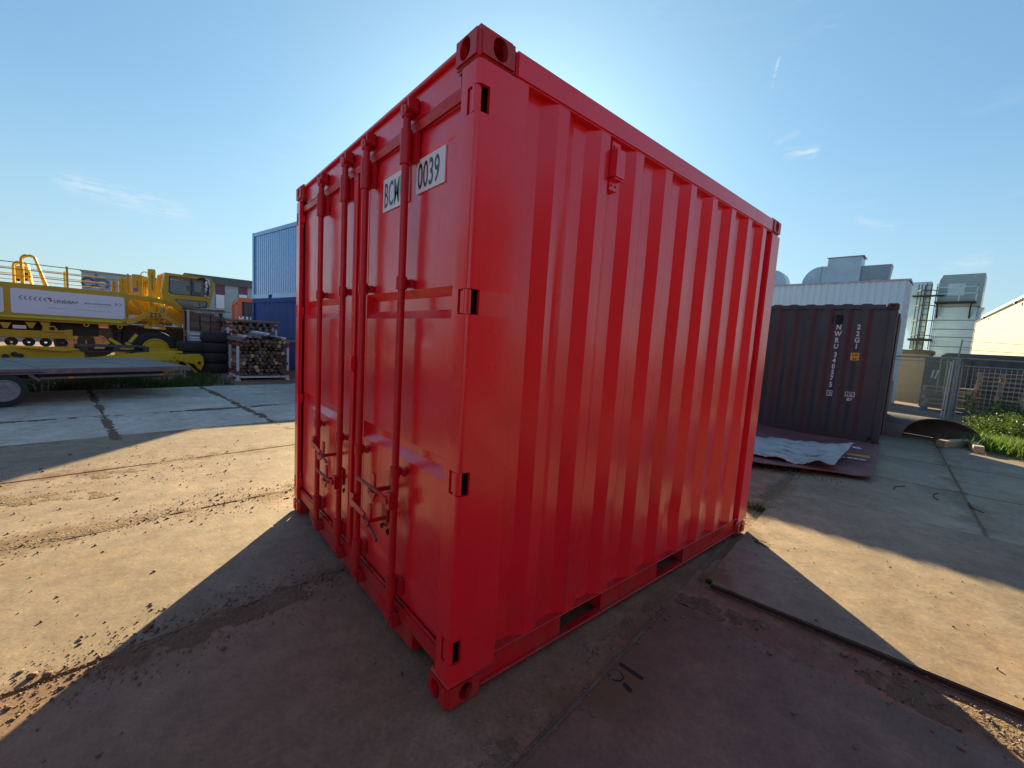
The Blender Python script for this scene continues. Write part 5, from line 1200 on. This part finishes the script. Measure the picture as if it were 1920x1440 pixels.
# --- beige wall and white hall
WHT = mat('white_cladding', (.55, .74, .84), (.52, .70, .80), 1.5, .45, .55, .03, 10); PLINTH = mat('stone_plinth', (.26, .26, .27), (.20, .20, .21), 12, .85, bump=.3, bscale=40)
TAN = mat('tan_panel', (.17, .13, .07), (.15, .11, .06), 2, .7)
hc = G(1708, 522, 4.7); HA = R(3.5)
hall = thing('white_hall', 'white ribbed industrial hall with ducts on its roof behind the dark container', 'hall', (hc.x, hc.y, GZ), HA)
HL, HD, HH = 4.6, 1.6, 4.71
P = [(-HL, .03)]; x = -HL+.06
while x < -.1: P += [(x, .03), (x+.03, .0), (x+.13, .0), (x+.16, .03)]; x += .215
P.append((-.03, .03))
corr_wall('front_cladding', P, .95, HH-.06, WHT, hall, axis='x', nz=2)
MB().box(-HL, -.02, .04, HD, .94, HH-.10).build('hall_body', WHT, hall); MB().box(-HL, -.03, .02, HD, 0, .935).build('plinth', PLINTH, hall)
MB().box(-HL, .02, -.03, HD, HH-.06, HH).build('roof_edge', GALV, hall); MB().box(-.02, .06, -.02, .06, .1, HH-.2).build('down_pipe', WHITEP, hall)
# roof ducts
DUCT = mat('zinc_duct', (.40, .50, .57), (.35, .45, .52), 2, .28, .40, .03, 8, metal=.55); DUCTD = mat('grey_zinc_duct', (.26, .33, .36), (.23, .30, .33), 2, .35, .45, .03, 8, metal=.4)
HF = Frame(hc, 3.5)
def hq(px, py, d=.4): p = HF.px(px, py, d); return p.x, p.z
rd = thing('roof_duct', 'zinc ventilation duct with an elbow and boxes on the white hall roof', 'duct', (hc.x, hc.y, GZ), HA, 'zinc ducts on the white hall')
(x0, zt), (x1, zb) = hq(1553, 485), hq(1611, 526); MB().box(x0, x1, .4, 1.2, HH, zt+.014).build('duct_box', DUCT, rd, bevel=.01); MB().box(x0-.03, x1+.06, .37, 1.24, zt+.015, zt+.045).build('duct_cap', DUCTD, rd)
(x2, zt2), (x3, zb3) = hq(1616, 497), hq(1669, 520); MB().prism([(x1+.005, HH+.10), (x3-.05, HH+.10), (x3, zt2), (x1+.005, zt2)], XZ, .5, 1.1).build('duct_box', DUCTD, rd)
for xx in (x1+.2, x3-.25): MB().box(xx, xx+.06, .6, 1.0, HH, HH+.099).build('duct_foot', DUCTD, rd)
xl_, ztl = hq(1504, 520); xm, ztm = hq(1541, 499)
arc = [(xm - (xm-xl_)*math.cos(R(a)), HH + (ztm-HH)*math.sin(R(a))) for a in range(0, 91, 9)]
MB().prism(arc + [(x0-.005, ztm+.0), (x0-.005, HH)], XZ, .45, 1.15).build('duct_elbow', DUCT, rd)
MB().box(xm-.01, xm+.02, .44, 1.16, HH, ztm+.012).build('duct_flange', DUCTD, rd)
rd2 = thing('roof_duct', 'rounded zinc duct elbow at the left end of the hall roof, beside the red container', 'duct', (hc.x, hc.y, GZ), HA, 'zinc ducts on the white hall')
xr_, _ = hq(1474, 528); xq, zq = hq(1452, 506)
arc = [(xq + (xr_-xq)*math.cos(R(a)), HH + (zq-HH)*math.sin(R(a))) for a in range(0, 91, 9)]
MB().prism(arc + [(xq-.5, zq), (xq-.5, HH)], XZ, .45, 1.15).build('duct_elbow', DUCT, rd2)
YT = 24.0
a, c = onY(1690, 668, YT), onY(1729, 748, YT)
tw = thing('tan_cabin', 'tan coloured cabin seen through the chain link fence', 'cabin', (a.x, YT, GZ))
MB().box(-.6, c.x-a.x, 0, 1.6, 0, onY(1705, 662, YT).z).build('cabin_body', TAN, tw); MB().box(-.65, c.x-a.x+.05, -.05, 1.65, onY(1705, 662, YT).z, onY(1705, 655, YT).z).build('cabin_roof', DARKST, tw)
MB().box(c.x-a.x-.03, c.x-a.x+.12, -.1, -.06, 0, 1.5).build('dark_post', DARKST, tw)
# --- zinc tower
YW = 30.0
def tq(px, py, Y=YW): p = onY(px, py, Y); return p.x, p.z
tx0 = tq(1742, 650)[0]; tx1 = tq(1820, 650)[0]
tow = thing('zinc_tower', 'tall zinc clad exhaust tower with platform right of the white hall', 'tower', (tx0, YW, GZ)); W_ = tx1-tx0
zz = [0.0] + [tq(1790, py)[1] for py in (650, 632, 617, 600)]
for i in range(len(zz)-1):
    MB().box(.012*i*0, W_, 0, 1.6, zz[i]+.012, zz[i+1]-.012).build('cladding_band', DUCT, tow, bevel=.012); MB().box(-.015, W_+.015, -.02, 1.6, zz[i+1]-.012, zz[i+1]+.012).build('band_joint', DUCTD, tow)
z1 = zz[-1]+.013; z2 = tq(1790, 575)[1]; zt = tq(1800, 514)[1]
MB().box(0, W_, .0, 1.6, z1, z2).build('cladding_band', DUCT, tow, bevel=.012)
MB().prism([(0, z2+.003), (W_+.10, z2+.003), (W_+.10, zt), (.10, zt), (0, zt-.25)], XZ, -.05, 1.6).build('tower_head', DUCTD, tow, bevel=.01)
zp = tq(1790, 567)[1]
MB().box(-.02, W_-.05, -.75, -.051, zp-.06, zp).build('platform', DARKST, tow)
for x in (.12, W_-.20): MB().bar((x, -.70, zp-.06), (x-.03, -.02, z1+.1), .06).build('platform_bracket', DARKST, tow)
for z in (zp+.35, zp+.68): MB().box(.0, W_-.05, -.74, -.70, z, z+.04).build('platform_rail', DUCT, tow)
for x in (.0, W_*.55, W_-.09): MB().box(x, x+.04, -.74, -.70, zp, zp+.72).build('platform_post', DUCT, tow)
MB().box(.35, .95, -.06, -.052, zp+.35, zp+.95).build('hatch', DUCT, tow)
xe0, ze0 = tq(1822, 584); xe1, ze1 = tq(1845, 584)
MB().prism([(W_+.0, z2-.02), (W_+.0, z1+.0), (W_+.15, z1+.05), (xe1-tx0-.08, z2-.25), (xe1-tx0, z2-.03)], XZ, .2, 1.2).build('side_spout', DUCT, tow)
# duct tower and caged ladder between hall and tower
YL = 29.0
lx0, lzt = tq(1708, 526, YL); lx1, _ = tq(1746, 526, YL)
dt = thing('duct_riser', 'flat zinc duct riser between the white hall and the tower', 'duct', (lx0, YL+.6, GZ)); WL = lx1-lx0
MB().box(0, WL, 0, .9, tq(1720, 608, YL)[1], lzt).build('riser', DUCT, dt); MB().prism([(0, tq(1720, 608, YL)[1]), (WL, tq(1720, 608, YL)[1]), (WL, tq(1720, 640, YL)[1]), (.3, tq(1720, 640, YL)[1])], XZ, .0, .9).build('riser_hopper', DUCT, dt)
MB().box(.25, WL, .1, .8, 0, tq(1720, 640, YL)[1]-.002).build('riser_base', DUCTD, dt)
ld = thing('caged_ladder', 'dark caged access ladder standing in front of the zinc duct riser', 'ladder', (lx0, YL, GZ)); ztop = tq(1730, 532, YL)[1]
xa, xb = tq(1724, 600, YL)[0]-lx0, tq(1736, 600, YL)[0]-lx0
for x in (xa, xb): MB().box(x-.022, x+.022, .30, .34, 0, ztop).build('stile', DARKST, ld)
k = .3
while k < ztop: MB().box(xa+.022, xb-.022, .31, .33, k-.014, k+.014).build('rung', DARKST, ld); k += .3
for zc2 in [ztop-.35-.75*i for i in range(5)]:
    pts = [((xa+xb)/2 + .36*math.cos(R(q)), .32 + .62*math.sin(R(q)), zc2) for q in range(180, 361, 20)]; MB().path(pts, .022, 6).build('cage_hoop', DARKST, ld)
for q in (200, 240, 270, 300, 340): x, y = (xa+xb)/2 + .36*math.cos(R(q)), .32 + .62*math.sin(R(q)); MB().box(x-.015, x+.015, y-.015, y+.015, ztop-3.3, ztop).build('cage_bar', DARKST, ld)
x, z = tq(1712, 553, YL); MB().box(x-lx0-.05, xb+.5, .1, .6, z-.04, z).build('landing', DARKST, ld)
x, z = tq(1712, 634, YL); MB().box(x-lx0-.2, xb+.3, -.1, .6, z-.10, z).build('landing', DARKST, ld)
# --- cream hall at the right edge
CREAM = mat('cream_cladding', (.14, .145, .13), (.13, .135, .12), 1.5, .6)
EH = 6.0; cf, cn = G(1820, 606, EH), G(1921, 556.5, EH); cdir = (cn-cf); cdir.z = 0; CLn = cdir.length + 6.0
cream = thing('cream_hall', 'sunlit cream coloured hall wall with white eaves at the right edge', 'hall', (cf.x, cf.y, GZ), math.atan2(cdir.y, cdir.x))
# local x runs along the long wall towards the camera, local y into the building
x = 0.0
while x < CLn:
    MB().box(x+.006, x+.494, .0, .05, .0, EH-.12).build('cladding_panel', CREAM, cream); x += .5
MB().box(.0, CLn, .055, 6.0, .0, EH-.15).build('hall_body', CREAM, cream)
MB().box(-.15, CLn+.1, -.18, .4, EH-.12, EH+.02).build('eaves', WHT, cream)
for px, py in ((1858, 594), (1918, 563)):
    t_ = (px-1820)/101; MB().box(CLn*.0 + cdir.length*t_**.8-.15, cdir.length*t_**.8+.15, -.30, -.181, EH-.35, EH-.2).build('wall_lamp', DARKST, cream)

# ---------------------------------------------------------------- vegetation
LEAF = mat('weed_leaf', (.075, .13, .022), (.05, .095, .018), 6, .55, coords='World', c3=(.12, .17, .03), s3=4, t3=(.5, .7))
LEAF.node_tree.nodes['Principled BSDF'].inputs['Transmission Weight'].default_value = 0.0
GRASSM = mat('grass_blade', (.075, .115, .025), (.05, .08, .02), 3, .6, coords='World', c3=(.14, .14, .05), s3=2, t3=(.55, .7))
GRASSL = mat('fresh_grass_blade', (.13, .22, .03), (.10, .18, .025), 3, .55, coords='World')
for mt in (LEAF, GRASSM, GRASSL):      # thin leaves let light through
    t = mt.node_tree; pb_ = t.nodes['Principled BSDF']; tr_ = t.nodes.new('ShaderNodeBsdfTranslucent'); mx_ = t.nodes.new('ShaderNodeMixShader'); mx_.inputs[0].default_value = .42
    src = pb_.inputs['Base Color'].links[0].from_socket; t.links.new(src, tr_.inputs['Color']); o_ = t.nodes['Material Output']
    t.links.new(pb_.outputs[0], mx_.inputs[1]); t.links.new(tr_.outputs[0], mx_.inputs[2]); t.links.new(mx_.outputs[0], o_.inputs['Surface'])
def grass(name, pts, hmin, hmax, material, label, lean=.5):
    b = MB()
    for p in pts:
        h = rnd.uniform(hmin, hmax); a = rnd.uniform(0, 6.28); w_ = rnd.uniform(.004, .009); l = rnd.uniform(.1, lean)*h; d = Vector((math.cos(a), math.sin(a), 0)); s = Vector((-d.y, d.x, 0))*w_
        m1 = p + d*(l*.3) + Vector((0, 0, h*.55)); tp = p + d*l + Vector((0, 0, h))
        b.add([p-s, p+s, m1+s*.8, m1-s*.8, tp], [(0, 1, 2, 3), (3, 2, 4)])
    o = b.build(name, material, None); o['kind'] = 'stuff'; o['label'] = label; o['category'] = 'grass'; return o
pts = []
while len(pts) < 15000:
    p = uv(rnd.uniform(-13.6, -10.85), rnd.uniform(-5.5, 2.1), GZ)
    dens = fbm(Vector((p.x*.9, p.y*.9, 3)), 3)
    if rnd.random() < .55 + dens: pts.append(p)
grass('grass', pts, .05, .19, GRASSM, 'strip of rough grass along the slab edge behind the trailer')
pts = []
while len(pts) < 6000:
    p = Vector((rnd.uniform(-24, -13.4), rnd.uniform(-7, 1.5), GZ))
    if rnd.random() < .5 + fbm(Vector((p.x*.6, p.y*.6, 7)), 3): pts.append(p)
grass('grass', pts, .06, .22, GRASSM, 'rough grass around and under the yellow machine')
c = G(1890, 848); pts = [Vector((c.x + rnd.gauss(.15, .30), c.y + rnd.gauss(.1, .35), GZ)) for _ in range(3000)]
grass('grass', pts, .12, .34, GRASSL, 'bright fresh grass tuft at the right edge of the yard', .8)
c = G(1430, 870); pts = [Vector((c.x + rnd.gauss(-.1, .35), c.y + rnd.gauss(0, .12), GZ)) for _ in range(500)] + [G(1425, 955) + Vector((rnd.gauss(0, .08), rnd.gauss(0, .04), GZ)) for _ in range(160)]
grass('grass', pts, .02, .07, GRASSM, 'sparse weeds in the red soil in front of the faded sheet')
def weed(c, h, rad, nleaf, label, nst):
    t = thing('weed_bush', label, 'weeds', (c.x, c.y, GZ), 0, 'weeds along the fence'); st = MB(); lf = MB()
    tips = []
    for i in range(nst):
        a = rnd.uniform(0, 6.28); q = rnd.random()**.6*rad; base = Vector((math.cos(a)*q*.6, math.sin(a)*q*.6, 0)); hh = h*rnd.uniform(.45, 1.0)*(1-.35*q/rad); tip = Vector((math.cos(a)*q*1.1, math.sin(a)*q*1.1, hh))
        st.tube(base, tip, .006, 4, .002); tips.append((base, tip))
    for i in range(nleaf):
        b0, tp = rnd.choice(tips); s = rnd.uniform(.15, 1.0); p = b0.lerp(tp, s) + Vector((rnd.gauss(0, .05), rnd.gauss(0, .05), rnd.gauss(0, .03)))
        p.z = max(p.z, .02); L = rnd.uniform(.03, .075); M = Matrix.Rotation(rnd.uniform(0, 6.28), 3, 'Z') @ Matrix.Rotation(rnd.uniform(-.9, .9), 3, 'Y') @ Matrix.Rotation(rnd.uniform(-.6, .6), 3, 'X')
        V = [Vector((0, 0, 0)), Vector((L*.5, L*.3, .006)), Vector((L, 0, -.004)), Vector((L*.5, -L*.3, .006))]; lf.add([p + M @ v for v in V], [(0, 1, 2), (0, 2, 3)])
    st.build('stem', LEAF, t, kind='stuff'); lf.build('foliage', LEAF, t, kind='stuff'); return t
for (px, py, d, h, rad, n, lab, ns) in ((1846, 812, 0, .70, .32, 1500, 'leafy weeds growing directly behind the rolled plate', 46), (1880, 828, 0, .85, .55, 3200, 'dense leafy weeds in front of the wire gate', 60), (1925, 840, 0, .9, .55, 3000, 'dense weeds at the right edge beside the gate', 55), (1815, 792, 0, 1.25, .16, 300, 'single tall weed rising beside the fence post', 5), (1905, 800, 0, 1.0, .6, 2400, 'weeds at the foot of the pallet stacks behind the gate', 40)):
    weed(G(px, py), h, rad, n, lab, ns)
